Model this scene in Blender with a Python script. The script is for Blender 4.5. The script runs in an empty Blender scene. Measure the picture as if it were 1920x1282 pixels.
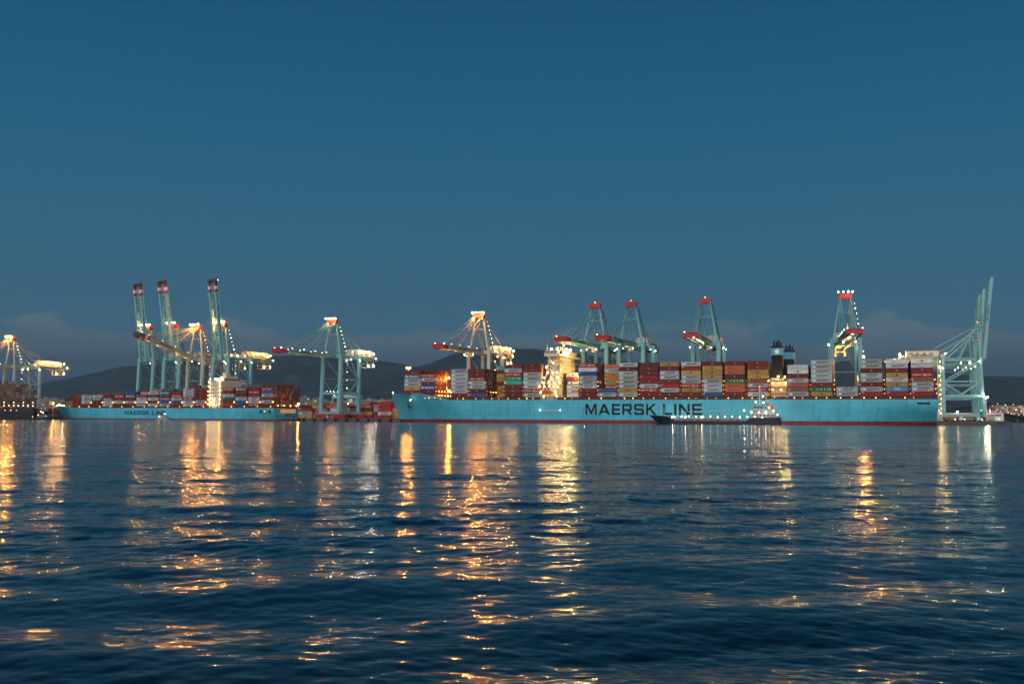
import bpy, math, random
import numpy as np
from math import sin, cos, radians, pi, atan2, sqrt
from mathutils import Vector, Matrix

random.seed(7)
SC = bpy.context.scene
COL = SC.collection
# ------------------------------------------------------------------ camera
F = 1867.0                 # focal length in photo pixels (35 mm on a 36 mm sensor)
CAMZ = 3.5
cam_d = bpy.data.cameras.new('camera')
cam = bpy.data.objects.new('camera', cam_d)
COL.objects.link(cam)
cam_d.lens = 35.0
cam_d.sensor_width = 36.0
cam_d.clip_start = 0.5
cam_d.clip_end = 60000
PITCH = math.atan(142.0 / F)
ROLL = -0.0045
cam.matrix_world = (Matrix.Translation((0, 0, CAMZ)) @ Matrix.Rotation(radians(90) + PITCH, 4, 'X')
                    @ Matrix.Rotation(-ROLL, 4, 'Z'))
SC.camera = cam
SC.view_settings.view_transform = 'Standard'
SC.view_settings.look = 'None'
SC.view_settings.exposure = 0.0
SC.view_settings.gamma = 1.0
cy = SC.cycles
cy.use_denoising = True
try:
    cy.denoiser = 'OPENIMAGEDENOISE'
    cy.denoising_prefilter = 'ACCURATE'
except Exception:
    pass
cy.max_bounces = 4
cy.diffuse_bounces = 2
cy.glossy_bounces = 3
cy.transmission_bounces = 2
cy.volume_bounces = 0
cy.sample_clamp_indirect = 4.0
cy.sample_clamp_direct = 0.0
cy.use_light_tree = True
cy.caustics_reflective = False
cy.caustics_refractive = False


def hor(px):
    return 783.0 + 0.0045 * (px - 960.0)


def at(px, py, D):
    """world point seen at photo pixel (px, py) when it stands D metres ahead"""
    return Vector(((px - 960.0) / F * D, D, CAMZ + (hor(px) - py) / F * D))


# ------------------------------------------------------------------ world (dusk sky)
world = bpy.data.worlds.new('World')
SC.world = world
world.use_nodes = True
wn, wl = world.node_tree.nodes, world.node_tree.links
wn.clear()
w_out = wn.new('ShaderNodeOutputWorld')
w_bg = wn.new('ShaderNodeBackground')
w_tc = wn.new('ShaderNodeTexCoord')
w_sep = wn.new('ShaderNodeSeparateXYZ')
wl.new(w_tc.outputs['Generated'], w_sep.inputs[0])
w_ramp = wn.new('ShaderNodeValToRGB')
wl.new(w_sep.outputs['Z'], w_ramp.inputs[0])
SKY = [(0.0, (0.042, 0.080, 0.138)), (0.045, (0.043, 0.092, 0.152)), (0.09, (0.036, 0.116, 0.184)),
       (0.18, (0.022, 0.124, 0.215)), (0.29, (0.010, 0.107, 0.212)), (0.39, (0.005, 0.080, 0.172)),
       (0.62, (0.0012, 0.032, 0.082)), (1.0, (0.001, 0.013, 0.040))]
el = w_ramp.color_ramp.elements
while len(el) < len(SKY):
    el.new(0.5)
for e, (p, c) in zip(el, SKY):
    e.position = p
    e.color = (*c, 1)
# the dusk glow in the west, behind the camera
w_m1 = wn.new('ShaderNodeMath'); w_m1.operation = 'MULTIPLY'; w_m1.inputs[1].default_value = -1.0
wl.new(w_sep.outputs['Y'], w_m1.inputs[0])
w_mr = wn.new('ShaderNodeMapRange')
w_mr.inputs['From Min'].default_value = 0.0
w_mr.inputs['From Max'].default_value = 1.0
w_mr.inputs['To Min'].default_value = 0.0
w_mr.inputs['To Max'].default_value = 1.0
w_mr.interpolation_type = 'SMOOTHSTEP'
wl.new(w_m1.outputs[0], w_mr.inputs['Value'])
w_add = wn.new('ShaderNodeMix'); w_add.data_type = 'RGBA'; w_add.blend_type = 'ADD'
wl.new(w_mr.outputs[0], w_add.inputs['Factor'])
w_sky = wn.new('ShaderNodeTexSky')
w_sky.sky_type = 'NISHITA'
w_sky.sun_disc = False
w_sky.sun_elevation = radians(4)
w_sky.sun_rotation = radians(190)
w_sky.ozone_density = 3.0
w_sc = wn.new('ShaderNodeMix'); w_sc.data_type = 'RGBA'; w_sc.blend_type = 'MULTIPLY'
w_sc.inputs['Factor'].default_value = 1.0
wl.new(w_sky.outputs[0], w_sc.inputs['A'])
w_sc.inputs['B'].default_value = (0.12, 0.12, 0.12, 1)
wl.new(w_sc.outputs['Result'], w_add.inputs['B'])
# low bank of cloud along the hills
w_map = wn.new('ShaderNodeMapping')
w_map.inputs['Scale'].default_value = (6.0, 6.0, 16.0)
wl.new(w_tc.outputs['Generated'], w_map.inputs[0])
w_nz = wn.new('ShaderNodeTexNoise')
w_nz.inputs['Scale'].default_value = 2.1
w_nz.inputs['Detail'].default_value = 6.0
w_nz.inputs['Roughness'].default_value = 0.55
wl.new(w_map.outputs[0], w_nz.inputs['Vector'])
w_el = wn.new('ShaderNodeMapRange')      # cloud cover fades with elevation
w_el.inputs['From Min'].default_value = 0.060
w_el.inputs['From Max'].default_value = 0.106
w_el.inputs['To Min'].default_value = 0.75
w_el.inputs['To Max'].default_value = -0.42
w_el.clamp = False
wl.new(w_sep.outputs['Z'], w_el.inputs['Value'])
w_s = wn.new('ShaderNodeMath'); w_s.operation = 'ADD'
w_nc = wn.new('ShaderNodeMapRange'); w_nc.clamp = False
w_nc.inputs['From Min'].default_value = 0.0; w_nc.inputs['From Max'].default_value = 1.0
w_nc.inputs['To Min'].default_value = -0.85; w_nc.inputs['To Max'].default_value = 1.85
wl.new(w_nz.outputs['Fac'], w_nc.inputs['Value'])
wl.new(w_el.outputs[0], w_s.inputs[0]); wl.new(w_nc.outputs[0], w_s.inputs[1])
w_cm = wn.new('ShaderNodeMapRange'); w_cm.interpolation_type = 'SMOOTHSTEP'
w_cm.inputs['From Min'].default_value = 0.46
w_cm.inputs['From Max'].default_value = 0.86
w_cm.inputs['To Max'].default_value = 0.9
wl.new(w_s.outputs[0], w_cm.inputs['Value'])
w_cc = wn.new('ShaderNodeValToRGB')
w_cc.color_ramp.elements[0].position = 0.050; w_cc.color_ramp.elements[0].color = (0.040, 0.064, 0.100, 1)
w_cc.color_ramp.elements[1].position = 0.088; w_cc.color_ramp.elements[1].color = (0.100, 0.152, 0.196, 1)
wl.new(w_sep.outputs['Z'], w_cc.inputs[0])
w_mix = wn.new('ShaderNodeMix'); w_mix.data_type = 'RGBA'
wl.new(w_cm.outputs[0], w_mix.inputs['Factor'])
wl.new(w_ramp.outputs[0], w_mix.inputs['A'])
wl.new(w_cc.outputs[0], w_mix.inputs['B'])
wl.new(w_mix.outputs['Result'], w_add.inputs['A'])
wl.new(w_add.outputs['Result'], w_bg.inputs['Color'])
w_bg.inputs['Strength'].default_value = 1.0
wl.new(w_bg.outputs[0], w_out.inputs[0])

# soft last light from behind the camera
sd = bpy.data.lights.new('dusk_light', 'SUN')
sd.energy = 1.45
sd.angle = radians(40)
sd.color = (0.95, 0.97, 1.0)
so = bpy.data.objects.new('dusk_light', sd)
COL.objects.link(so)
so.rotation_mode = 'QUATERNION'
so.rotation_quaternion = Vector((0.18, 1.0, -0.32)).to_track_quat('-Z', 'Y')


# ------------------------------------------------------------------ materials
MATS = {}


def mat(name, col, rough=0.6, metal=0.0, var=0.12, scale=0.6, streak=0.0, streak_col=(0.10, 0.045, 0.02), ribs=0.0, attr=None, rand=0.0):
    if name in MATS:
        return MATS[name]
    m = bpy.data.materials.new(name)
    m.use_nodes = True
    n, l = m.node_tree.nodes, m.node_tree.links
    b = n['Principled BSDF']
    b.inputs['Roughness'].default_value = rough
    b.inputs['Metallic'].default_value = metal
    b.inputs['Specular IOR Level'].default_value = 0.25
    tc = n.new('ShaderNodeTexCoord')
    nz = n.new('ShaderNodeTexNoise')
    nz.inputs['Scale'].default_value = scale
    nz.inputs['Detail'].default_value = 5
    l.new(tc.outputs['Object'], nz.inputs['Vector'])
    mr = n.new('ShaderNodeMapRange')
    mr.inputs['From Min'].default_value = 0.3
    mr.inputs['From Max'].default_value = 0.7
    mr.inputs['To Min'].default_value = 1 - var
    mr.inputs['To Max'].default_value = 1 + var
    l.new(nz.outputs['Fac'], mr.inputs['Value'])
    mx = n.new('ShaderNodeMix'); mx.data_type = 'RGBA'; mx.blend_type = 'MULTIPLY'
    mx.inputs['Factor'].default_value = 1.0
    if attr:
        at_ = n.new('ShaderNodeAttribute'); at_.attribute_name = attr
        l.new(at_.outputs['Color'], mx.inputs['A'])
    else:
        mx.inputs['A'].default_value = (*col, 1)
    l.new(mr.outputs[0], mx.inputs['B'])
    res = mx.outputs['Result']
    if rand:
        oi = n.new('ShaderNodeObjectInfo')
        rr_ = n.new('ShaderNodeMapRange')
        rr_.inputs['To Min'].default_value = 1 - rand; rr_.inputs['To Max'].default_value = 1 + rand
        l.new(oi.outputs['Random'], rr_.inputs['Value'])
        mr_ = n.new('ShaderNodeMix'); mr_.data_type = 'RGBA'; mr_.blend_type = 'MULTIPLY'
        mr_.inputs['Factor'].default_value = 1.0
        l.new(res, mr_.inputs['A']); l.new(rr_.outputs[0], mr_.inputs['B'])
        res = mr_.outputs['Result']
    if streak > 0:
        mp = n.new('ShaderNodeMapping')
        mp.inputs['Scale'].default_value = (0.55, 0.55, 0.035)
        l.new(tc.outputs['Object'], mp.inputs[0])
        n2 = n.new('ShaderNodeTexNoise')
        n2.inputs['Scale'].default_value = 1.0
        n2.inputs['Detail'].default_value = 7
        n2.inputs['Roughness'].default_value = 0.7
        l.new(mp.outputs[0], n2.inputs['Vector'])
        m2 = n.new('ShaderNodeMapRange')
        m2.inputs['From Min'].default_value = 0.60 if streak < .5 else 0.54
        m2.inputs['From Max'].default_value = 0.78 if streak < .5 else 0.70
        m2.inputs['To Max'].default_value = streak
        l.new(n2.outputs['Fac'], m2.inputs['Value'])
        mx2 = n.new('ShaderNodeMix'); mx2.data_type = 'RGBA'
        l.new(m2.outputs[0], mx2.inputs['Factor'])
        l.new(res, mx2.inputs['A'])
        mx2.inputs['B'].default_value = (*streak_col, 1)
        res = mx2.outputs['Result']
    l.new(res, b.inputs['Base Color'])
    if ribs > 0:
        wv = n.new('ShaderNodeTexWave')
        wv.inputs['Scale'].default_value = ribs
        l.new(tc.outputs['Object'], wv.inputs['Vector'])
        bp = n.new('ShaderNodeBump')
        bp.inputs['Strength'].default_value = 0.5
        bp.inputs['Distance'].default_value = 0.05
        l.new(wv.outputs['Fac'], bp.inputs['Height'])
        l.new(bp.outputs[0], b.inputs['Normal'])
    MATS[name] = m
    return m


def glow(name, col, strength):
    if name in MATS:
        return MATS[name]
    m = bpy.data.materials.new(name)
    m.use_nodes = True
    n, l = m.node_tree.nodes, m.node_tree.links
    n.clear()
    o = n.new('ShaderNodeOutputMaterial')
    e = n.new('ShaderNodeEmission')
    e.inputs['Color'].default_value = (*col, 1)
    e.inputs['Strength'].default_value = strength
    l.new(e.outputs[0], o.inputs[0])
    m.cycles.emission_sampling = 'FRONT'
    MATS[name] = m
    return m


C_SODIUM = (1.0, 0.35, 0.055)
C_WARM = (1.0, 0.45, 0.12)
C_YELLOW = (1.0, 0.60, 0.18)
C_WHITE = (1.0, 0.80, 0.55)
C_COOL = (0.80, 1.0, 0.86)
C_RED = (1.0, 0.10, 0.05)
M_HULL = mat('hull_blue', (0.095, 0.50, 0.62), 0.5, var=0.16, scale=0.06, streak=0.6)
def hull_wear(m):
    n, l = m.node_tree.nodes, m.node_tree.links
    b = n['Principled BSDF']
    src = b.inputs['Base Color'].links[0].from_socket
    tc = n.new('ShaderNodeTexCoord')
    sp = n.new('ShaderNodeSeparateXYZ'); l.new(tc.outputs['Object'], sp.inputs[0])
    cb = n.new('ShaderNodeCombineXYZ'); l.new(sp.outputs['X'], cb.inputs['X']); l.new(sp.outputs['Z'], cb.inputs['Y'])
    # plate seams
    bk = n.new('ShaderNodeTexBrick')
    bk.inputs['Scale'].default_value = 1.0
    bk.inputs['Brick Width'].default_value = 11.0
    bk.inputs['Row Height'].default_value = 2.6
    bk.inputs['Mortar Size'].default_value = 0.10
    bk.inputs['Color1'].default_value = (1, 1, 1, 1)
    bk.inputs['Color2'].default_value = (0.92, 0.94, 0.95, 1)
    bk.inputs['Mortar'].default_value = (0.72, 0.76, 0.78, 1)
    l.new(cb.outputs[0], bk.inputs['Vector'])
    m1 = n.new('ShaderNodeMix'); m1.data_type = 'RGBA'; m1.blend_type = 'MULTIPLY'; m1.inputs['Factor'].default_value = 1
    l.new(src, m1.inputs['A']); l.new(bk.outputs['Color'], m1.inputs['B'])
    # fender scuffs, in a belt above the boot topping
    mp = n.new('ShaderNodeMapping'); mp.inputs['Scale'].default_value = (0.16, 0.16, 0.75)
    l.new(tc.outputs['Object'], mp.inputs[0])
    nz = n.new('ShaderNodeTexNoise'); nz.inputs['Detail'].default_value = 8; nz.inputs['Roughness'].default_value = .72
    nz.inputs['Scale'].default_value = 1.0
    l.new(mp.outputs[0], nz.inputs['Vector'])
    belt = n.new('ShaderNodeMapRange')
    belt.inputs['From Min'].default_value = 7.0; belt.inputs['From Max'].default_value = 2.5
    belt.inputs['To Min'].default_value = -0.10; belt.inputs['To Max'].default_value = 0.035
    l.new(sp.outputs['Z'], belt.inputs['Value'])
    ad = n.new('ShaderNodeMath'); ad.operation = 'ADD'
    l.new(nz.outputs['Fac'], ad.inputs[0]); l.new(belt.outputs[0], ad.inputs[1])
    th = n.new('ShaderNodeMapRange')
    th.inputs['From Min'].default_value = 0.61; th.inputs['From Max'].default_value = 0.68; th.inputs['To Max'].default_value = .85
    l.new(ad.outputs[0], th.inputs['Value'])
    m2 = n.new('ShaderNodeMix'); m2.data_type = 'RGBA'
    l.new(th.outputs[0], m2.inputs['Factor']); l.new(m1.outputs['Result'], m2.inputs['A'])
    m2.inputs['B'].default_value = (0.02, 0.07, 0.08, 1)
    l.new(m2.outputs['Result'], b.inputs['Base Color'])


hull_wear(M_HULL)
M_BOOT = mat('boot_red', (0.26, 0.035, 0.04), 0.6, var=0.25, scale=0.2, streak=0.5, streak_col=(0.05, 0.02, 0.02))
M_BLACKH = mat('hull_black', (0.02, 0.022, 0.028), 0.5, streak=0.3)
M_DECK = mat('deck_red', (0.12, 0.045, 0.035), 0.8)
M_LASH = mat('lashing_red', (0.17, 0.05, 0.03), 0.7, var=0.25, scale=2)
M_LETTER = mat('letter_navy', (0.004, 0.007, 0.010), 0.5)
M_CREAM = mat('ship_cream', (0.66, 0.60, 0.46), 0.5, var=0.08, streak=0.25)
M_WHITE = mat('ship_white', (0.7, 0.7, 0.68), 0.5, var=0.08, streak=0.2)
M_GLASS = mat('window_dark', (0.02, 0.025, 0.03), 0.15)
M_FUNNEL = mat('funnel_dark', (0.010, 0.011, 0.015), 0.5)
M_SKYBLUE = mat('band_blue', (0.06, 0.30, 0.46), 0.5)
M_CRANE = mat('crane_teal', (0.185, 0.43, 0.47), 0.5, var=0.12, streak=0.18)
M_CRANE_W = mat('crane_pale', (0.38, 0.44, 0.42), 0.5, var=0.1, streak=0.2)
M_RED = mat('crane_red', (0.50, 0.03, 0.03), 0.5)
M_WHT = mat('white_paint', (0.75, 0.75, 0.72), 0.5)
M_HOUSE = mat('house_cream', (0.68, 0.62, 0.46), 0.5, streak=0.2)
M_STEEL = mat('steel_dark', (0.09, 0.11, 0.12), 0.5, metal=0.3)
M_CONC = mat('concrete', (0.10, 0.095, 0.09), 0.85, var=0.25, scale=0.15, streak=0.4, streak_col=(0.05, 0.05, 0.045))
M_RUBBER = mat('rubber', (0.02, 0.02, 0.022), 0.8)
M_ORANGE = mat('lifeboat_orange', (0.75, 0.18, 0.03), 0.5)
M_GREEN = mat('beacon_green', (0.02, 0.30, 0.12), 0.5)

for _m in (M_FUNNEL,):
    _m.node_tree.nodes['Principled BSDF'].inputs['Specular IOR Level'].default_value = 0.08
CC = {  # container paints
    'M': ('light grey', (0.40, 0.405, 0.39)), 'S': ('light grey', (0.35, 0.36, 0.35)),
    'W': ('white', (0.54, 0.54, 0.52)), 'r': ('dark red', (0.150, 0.030, 0.022)),
    'R': ('bright red', (0.30, 0.030, 0.028)), 'h': ('red', (0.33, 0.026, 0.026)),
    'y': ('mustard', (0.40, 0.24, 0.07)), 'Y': ('pale cream', (0.62, 0.60, 0.52)),
    'o': ('orange', (0.48, 0.12, 0.03)), 'q': ('plain orange', (0.62, 0.17, 0.05)),
    'g': ('dark green', (0.02, 0.20, 0.07)), 't': ('teal', (0.06, 0.36, 0.27)),
    'l': ('lime green', (0.26, 0.42, 0.13)), 'b': ('navy blue', (0.035, 0.085, 0.20)),
    'D': ('mid blue', (0.05, 0.20, 0.38)), 'B': ('royal blue', (0.04, 0.10, 0.36)),
    'n': ('slate grey', (0.11, 0.12, 0.16)), 'k': ('brown', (0.22, 0.10, 0.05)),
    'p': ('pale red', (0.34, 0.08, 0.06))}
CM = {k: mat('paint_' + v[0].replace(' ', '_'), v[1], 0.75, var=0.25, scale=0.5, streak=0.4, streak_col=tuple(c * 0.35 + 0.02 for c in v[1]), ribs=0.9, rand=.22)
      for k, v in CC.items()}


# ------------------------------------------------------------------ mesh helpers
class MB:
    def __init__(s):
        s.v = []; s.f = []; s.m = []

    def add(s, vs, fs, mi=0):
        b = len(s.v)
        s.v += [tuple(x) for x in vs]
        s.f += [tuple(b + i for i in f) for f in fs]
        s.m += [mi] * len(fs)
        return s

    def box(s, x0, x1, y0, y1, z0, z1, mi=0):
        vs = [(x, y, z) for z in (z0, z1) for y in (y0, y1) for x in (x0, x1)]
        return s.add(vs, [(0, 2, 3, 1), (4, 5, 7, 6), (0, 1, 5, 4), (2, 6, 7, 3), (0, 4, 6, 2), (1, 3, 7, 5)], mi)

    def beam(s, p, q, w, h=None, w2=None, h2=None, mi=0):
        p, q = Vector(p), Vector(q)
        h = w if h is None else h
        w2 = w if w2 is None else w2
        h2 = h if h2 is None else h2
        d = (q - p).normalized()
        up = Vector((0, 0, 1)) if abs(d.z) < 0.95 else Vector((1, 0, 0))
        a = d.cross(up).normalized()
        b = a.cross(d).normalized()
        vs = []
        for c, ww, hh in ((p, w, h), (q, w2, h2)):
            for i, j in ((-1, -1), (1, -1), (1, 1), (-1, 1)):
                vs.append(c + a * (ww / 2 * i) + b * (hh / 2 * j))
        return s.add(vs, [(0, 1, 2, 3), (7, 6, 5, 4), (0, 4, 5, 1), (1, 5, 6, 2), (2, 6, 7, 3), (3, 7, 4, 0)], mi)

    def tube(s, p, q, r, r2=None, n=8, mi=0):
        p, q = Vector(p), Vector(q)
        r2 = r if r2 is None else r2
        d = (q - p).normalized()
        up = Vector((0, 0, 1)) if abs(d.z) < 0.95 else Vector((1, 0, 0))
        a = d.cross(up).normalized(); b = a.cross(d)
        vs = []
        for c, rr in ((p, r), (q, r2)):
            for k in range(n):
                t = 2 * pi * k / n
                vs.append(c + a * (rr * cos(t)) + b * (rr * sin(t)))
        fs = [(k, (k + 1) % n, n + (k + 1) % n, n + k) for k in range(n)]
        fs += [tuple(reversed(range(n))), tuple(range(n, 2 * n))]
        return s.add(vs, fs, mi)

    def ball(s, c, rx, ry=None, rz=None, nu=10, nv=6, mi=0):
        ry = rx if ry is None else ry
        rz = rx if rz is None else rz
        vs = [(c[0], c[1], c[2] - rz)]
        for j in range(1, nv):
            ph = -pi / 2 + pi * j / nv
            for i in range(nu):
                th = 2 * pi * i / nu
                vs.append((c[0] + rx * cos(ph) * cos(th), c[1] + ry * cos(ph) * sin(th), c[2] + rz * sin(ph)))
        vs.append((c[0], c[1], c[2] + rz))
        fs = [(0, 1 + (i + 1) % nu, 1 + i) for i in range(nu)]
        for j in range(nv - 2):
            for i in range(nu):
                a = 1 + j * nu + i; b = 1 + j * nu + (i + 1) % nu
                fs.append((a, b, b + nu, a + nu))
        t = len(vs) - 1; o = 1 + (nv - 2) * nu
        fs += [(t, o + i, o + (i + 1) % nu) for i in range(nu)]
        return s.add(vs, fs, mi)

    def rail(s, p, q, h=1.1, step=3.0, r=0.06, mi=0):
        p, q = Vector(p), Vector(q)
        L = (q - p).length
        n = max(1, int(L / step))
        for k in range(n + 1):
            c = p.lerp(q, k / n)
            s.beam(c, c + Vector((0, 0, h)), r * 2, mi=mi)
        for z in (h, h * 0.55):
            s.beam(p + Vector((0, 0, z)), q + Vector((0, 0, z)), r * 2, mi=mi)
        return s

    def mesh(s, name, mats, smooth=False):
        me = bpy.data.meshes.new(name)
        me.from_pydata(s.v, [], s.f)
        for m in (mats if isinstance(mats, (list, tuple)) else [mats]):
            me.materials.append(m)
        if any(s.m):
            me.polygons.foreach_set('material_index', s.m)
        if smooth:
            me.polygons.foreach_set('use_smooth', [True] * len(me.polygons))
        me.update()
        return me

    def build(s, name, mats, parent=None, loc=(0, 0, 0), rot=None, smooth=False):
        return link(name, s.mesh(name, mats, smooth), parent, loc, rot)


def link(name, data, parent=None, loc=(0, 0, 0), rot=None):
    o = bpy.data.objects.new(name, data)
    COL.objects.link(o)
    o.location = loc
    if rot:
        o.rotation_euler = rot
    if parent is not None:
        o.parent = parent
    return o


def tag(o, label=None, cat=None, group=None, kind=None):
    if label: o['label'] = label
    if cat: o['category'] = cat
    if group: o['group'] = group
    if kind: o['kind'] = kind
    return o


def thing(name, label, cat, loc, rz=0.0, group=None, scale=None):
    o = link(name, None, None, loc, (0, 0, rz))
    if scale:
        o.scale = (scale,) * 3
    return tag(o, label, cat, group)


BULB = {}


def bulb(parent, loc, col, power, r=0.42, name='lamp'):
    """a lamp head: a small glowing globe of the given radiant power (W)"""
    if power >= 1000:
        power *= 1.8
    key = (col, round(power), r)
    if key not in BULB:
        m = MB().ball((0, 0, 0), r, nu=6, nv=4)
        rad = power / (pi * 4 * pi * r * r)
        BULB[key] = m.mesh('lamp', glow('lamp_%d' % len(BULB), col, rad))
    o = link(name, BULB[key], parent, loc)
    o.scale = (random.uniform(.7, 1.15),) * 3
    return o


WIN = {}


def windows(name, m, parent, boxes):
    for (x0, x1, y0, y1, z0, z1) in boxes:
        k = (name, m.name, round(x1 - x0, 2), round(y1 - y0, 2), round(z1 - z0, 2))
        if k not in WIN:
            WIN[k] = MB().box(0, x1 - x0, 0, y1 - y0, 0, z1 - z0).mesh(name, m)
        link(name, WIN[k], parent, (x0, y0, z0))


class WB:
    def __init__(s): s.v = []
    def box(s, *a): s.v.append(a)
    def build(s, name, m, parent): windows(name, m, parent, s.v)


# writing -----------------------------------------------------------------
GL = {
    'L': (0.85, [[(0, 0), (.85, 0), (.85, .2), (.22, .2), (.22, 1), (0, 1)]]),
    'I': (0.22, [[(0, 0), (.22, 0), (.22, 1), (0, 1)]]),
    'E': (0.9, [[(0, 0), (.9, 0), (.9, .19), (.22, .19), (.22, .4), (.86, .4), (.86, .59), (.22, .59), (.22, .81), (.9, .81), (.9, 1), (0, 1)]]),
    'N': (1.02, [[(0, 0), (.22, 0), (.22, .66), (.78, 0), (1.02, 0), (1.02, 1), (.8, 1), (.8, .34), (.24, 1), (0, 1)]]),
    'M': (1.2, [[(0, 0), (.2, 0), (.2, .7), (.52, .05), (.68, .05), (1.0, .7), (1.0, 0), (1.2, 0), (1.2, 1), (.93, 1), (.6, .34), (.27, 1), (0, 1)]]),
    'A': (1.2, [[(0, 0), (.24, 0), (.34, .2), (.6, .2), (.6, .38), (.44, .38), (.6, .74), (.6, 1), (.46, 1)],
                [(1.2, 0), (.74, 1), (.6, 1), (.6, .74), (.76, .38), (.6, .38), (.6, .2), (.86, .2), (.96, 0)]]),
    'R': (1.06, [[(0, 0), (.22, 0), (.22, .36), (.4, .36), (.4, .55), (.22, .55), (.22, .81), (.4, .81), (.4, 1), (0, 1)],
                 [(.4, .36), (.5, .36), (.8, 0), (1.06, 0), (.76, .37), (.9, .38), (1, .48), (1, .88), (.88, 1), (.4, 1), (.4, .81), (.78, .81), (.78, .55), (.4, .55)]]),
    'S': (1.02, [[(0, .12), (.12, 0), (.9, 0), (1.02, .12), (1.02, .48), (.9, .59), (.22, .59), (.22, .81), (.8, .81), (.8, .7), (1.0, .7), (1.0, .88),
                  (.88, 1), (.12, 1), (0, .88), (0, .52), (.12, .4), (.8, .4), (.8, .19), (.22, .19), (.22, .3), (0, .3)]]),
    'K': (1.1, [[(0, 0), (.22, 0), (.22, .36), (.36, .46), (.8, 0), (1.1, 0), (.52, .6), (1.05, 1), (.74, 1), (.22, .62), (.22, 1), (0, 1)]]),
    ' ': (0.18, [])}


def block_text(mb, s, x, z, w, h, y=0.0, gap=0.19, mi=0):
    """block capitals between x and x+w, facing -Y"""
    tot = sum(GL[c][0] for c in s) + gap * (len(s) - 1)
    k = w / tot
    cx = x
    for c in s:
        gw, polys = GL[c]
        for p in polys:
            mb.add([(cx + a * k, y, z + b * h) for a, b in p], [tuple(range(len(p)))], mi)
        cx += (gw + gap) * k
    return mb


TXT = {}


def text_mesh(s, size, m, key=None):
    k = (s, size, m.name)
    if k not in TXT:
        cu = bpy.data.curves.new('lettering', 'FONT')
        cu.body = s
        cu.size = size
        cu.align_x = 'CENTER'; cu.align_y = 'CENTER'
        cu.offset = size * 0.012
        cu.resolution_u = 2
        o = bpy.data.objects.new('lettering', cu)
        COL.objects.link(o)
        dg = bpy.context.evaluated_depsgraph_get()
        me = bpy.data.meshes.new_from_object(o.evaluated_get(dg))
        me.materials.clear(); me.materials.append(m)
        bpy.data.objects.remove(o)
        TXT[k] = me
    return TXT[k]


def star_poly(cx, cz, r, n=7, inner=0.42):
    return [(cx + (r if k % 2 == 0 else r * inner) * sin(pi * k / n), cz + (r if k % 2 == 0 else r * inner) * cos(pi * k / n)) for k in range(2 * n)]


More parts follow.
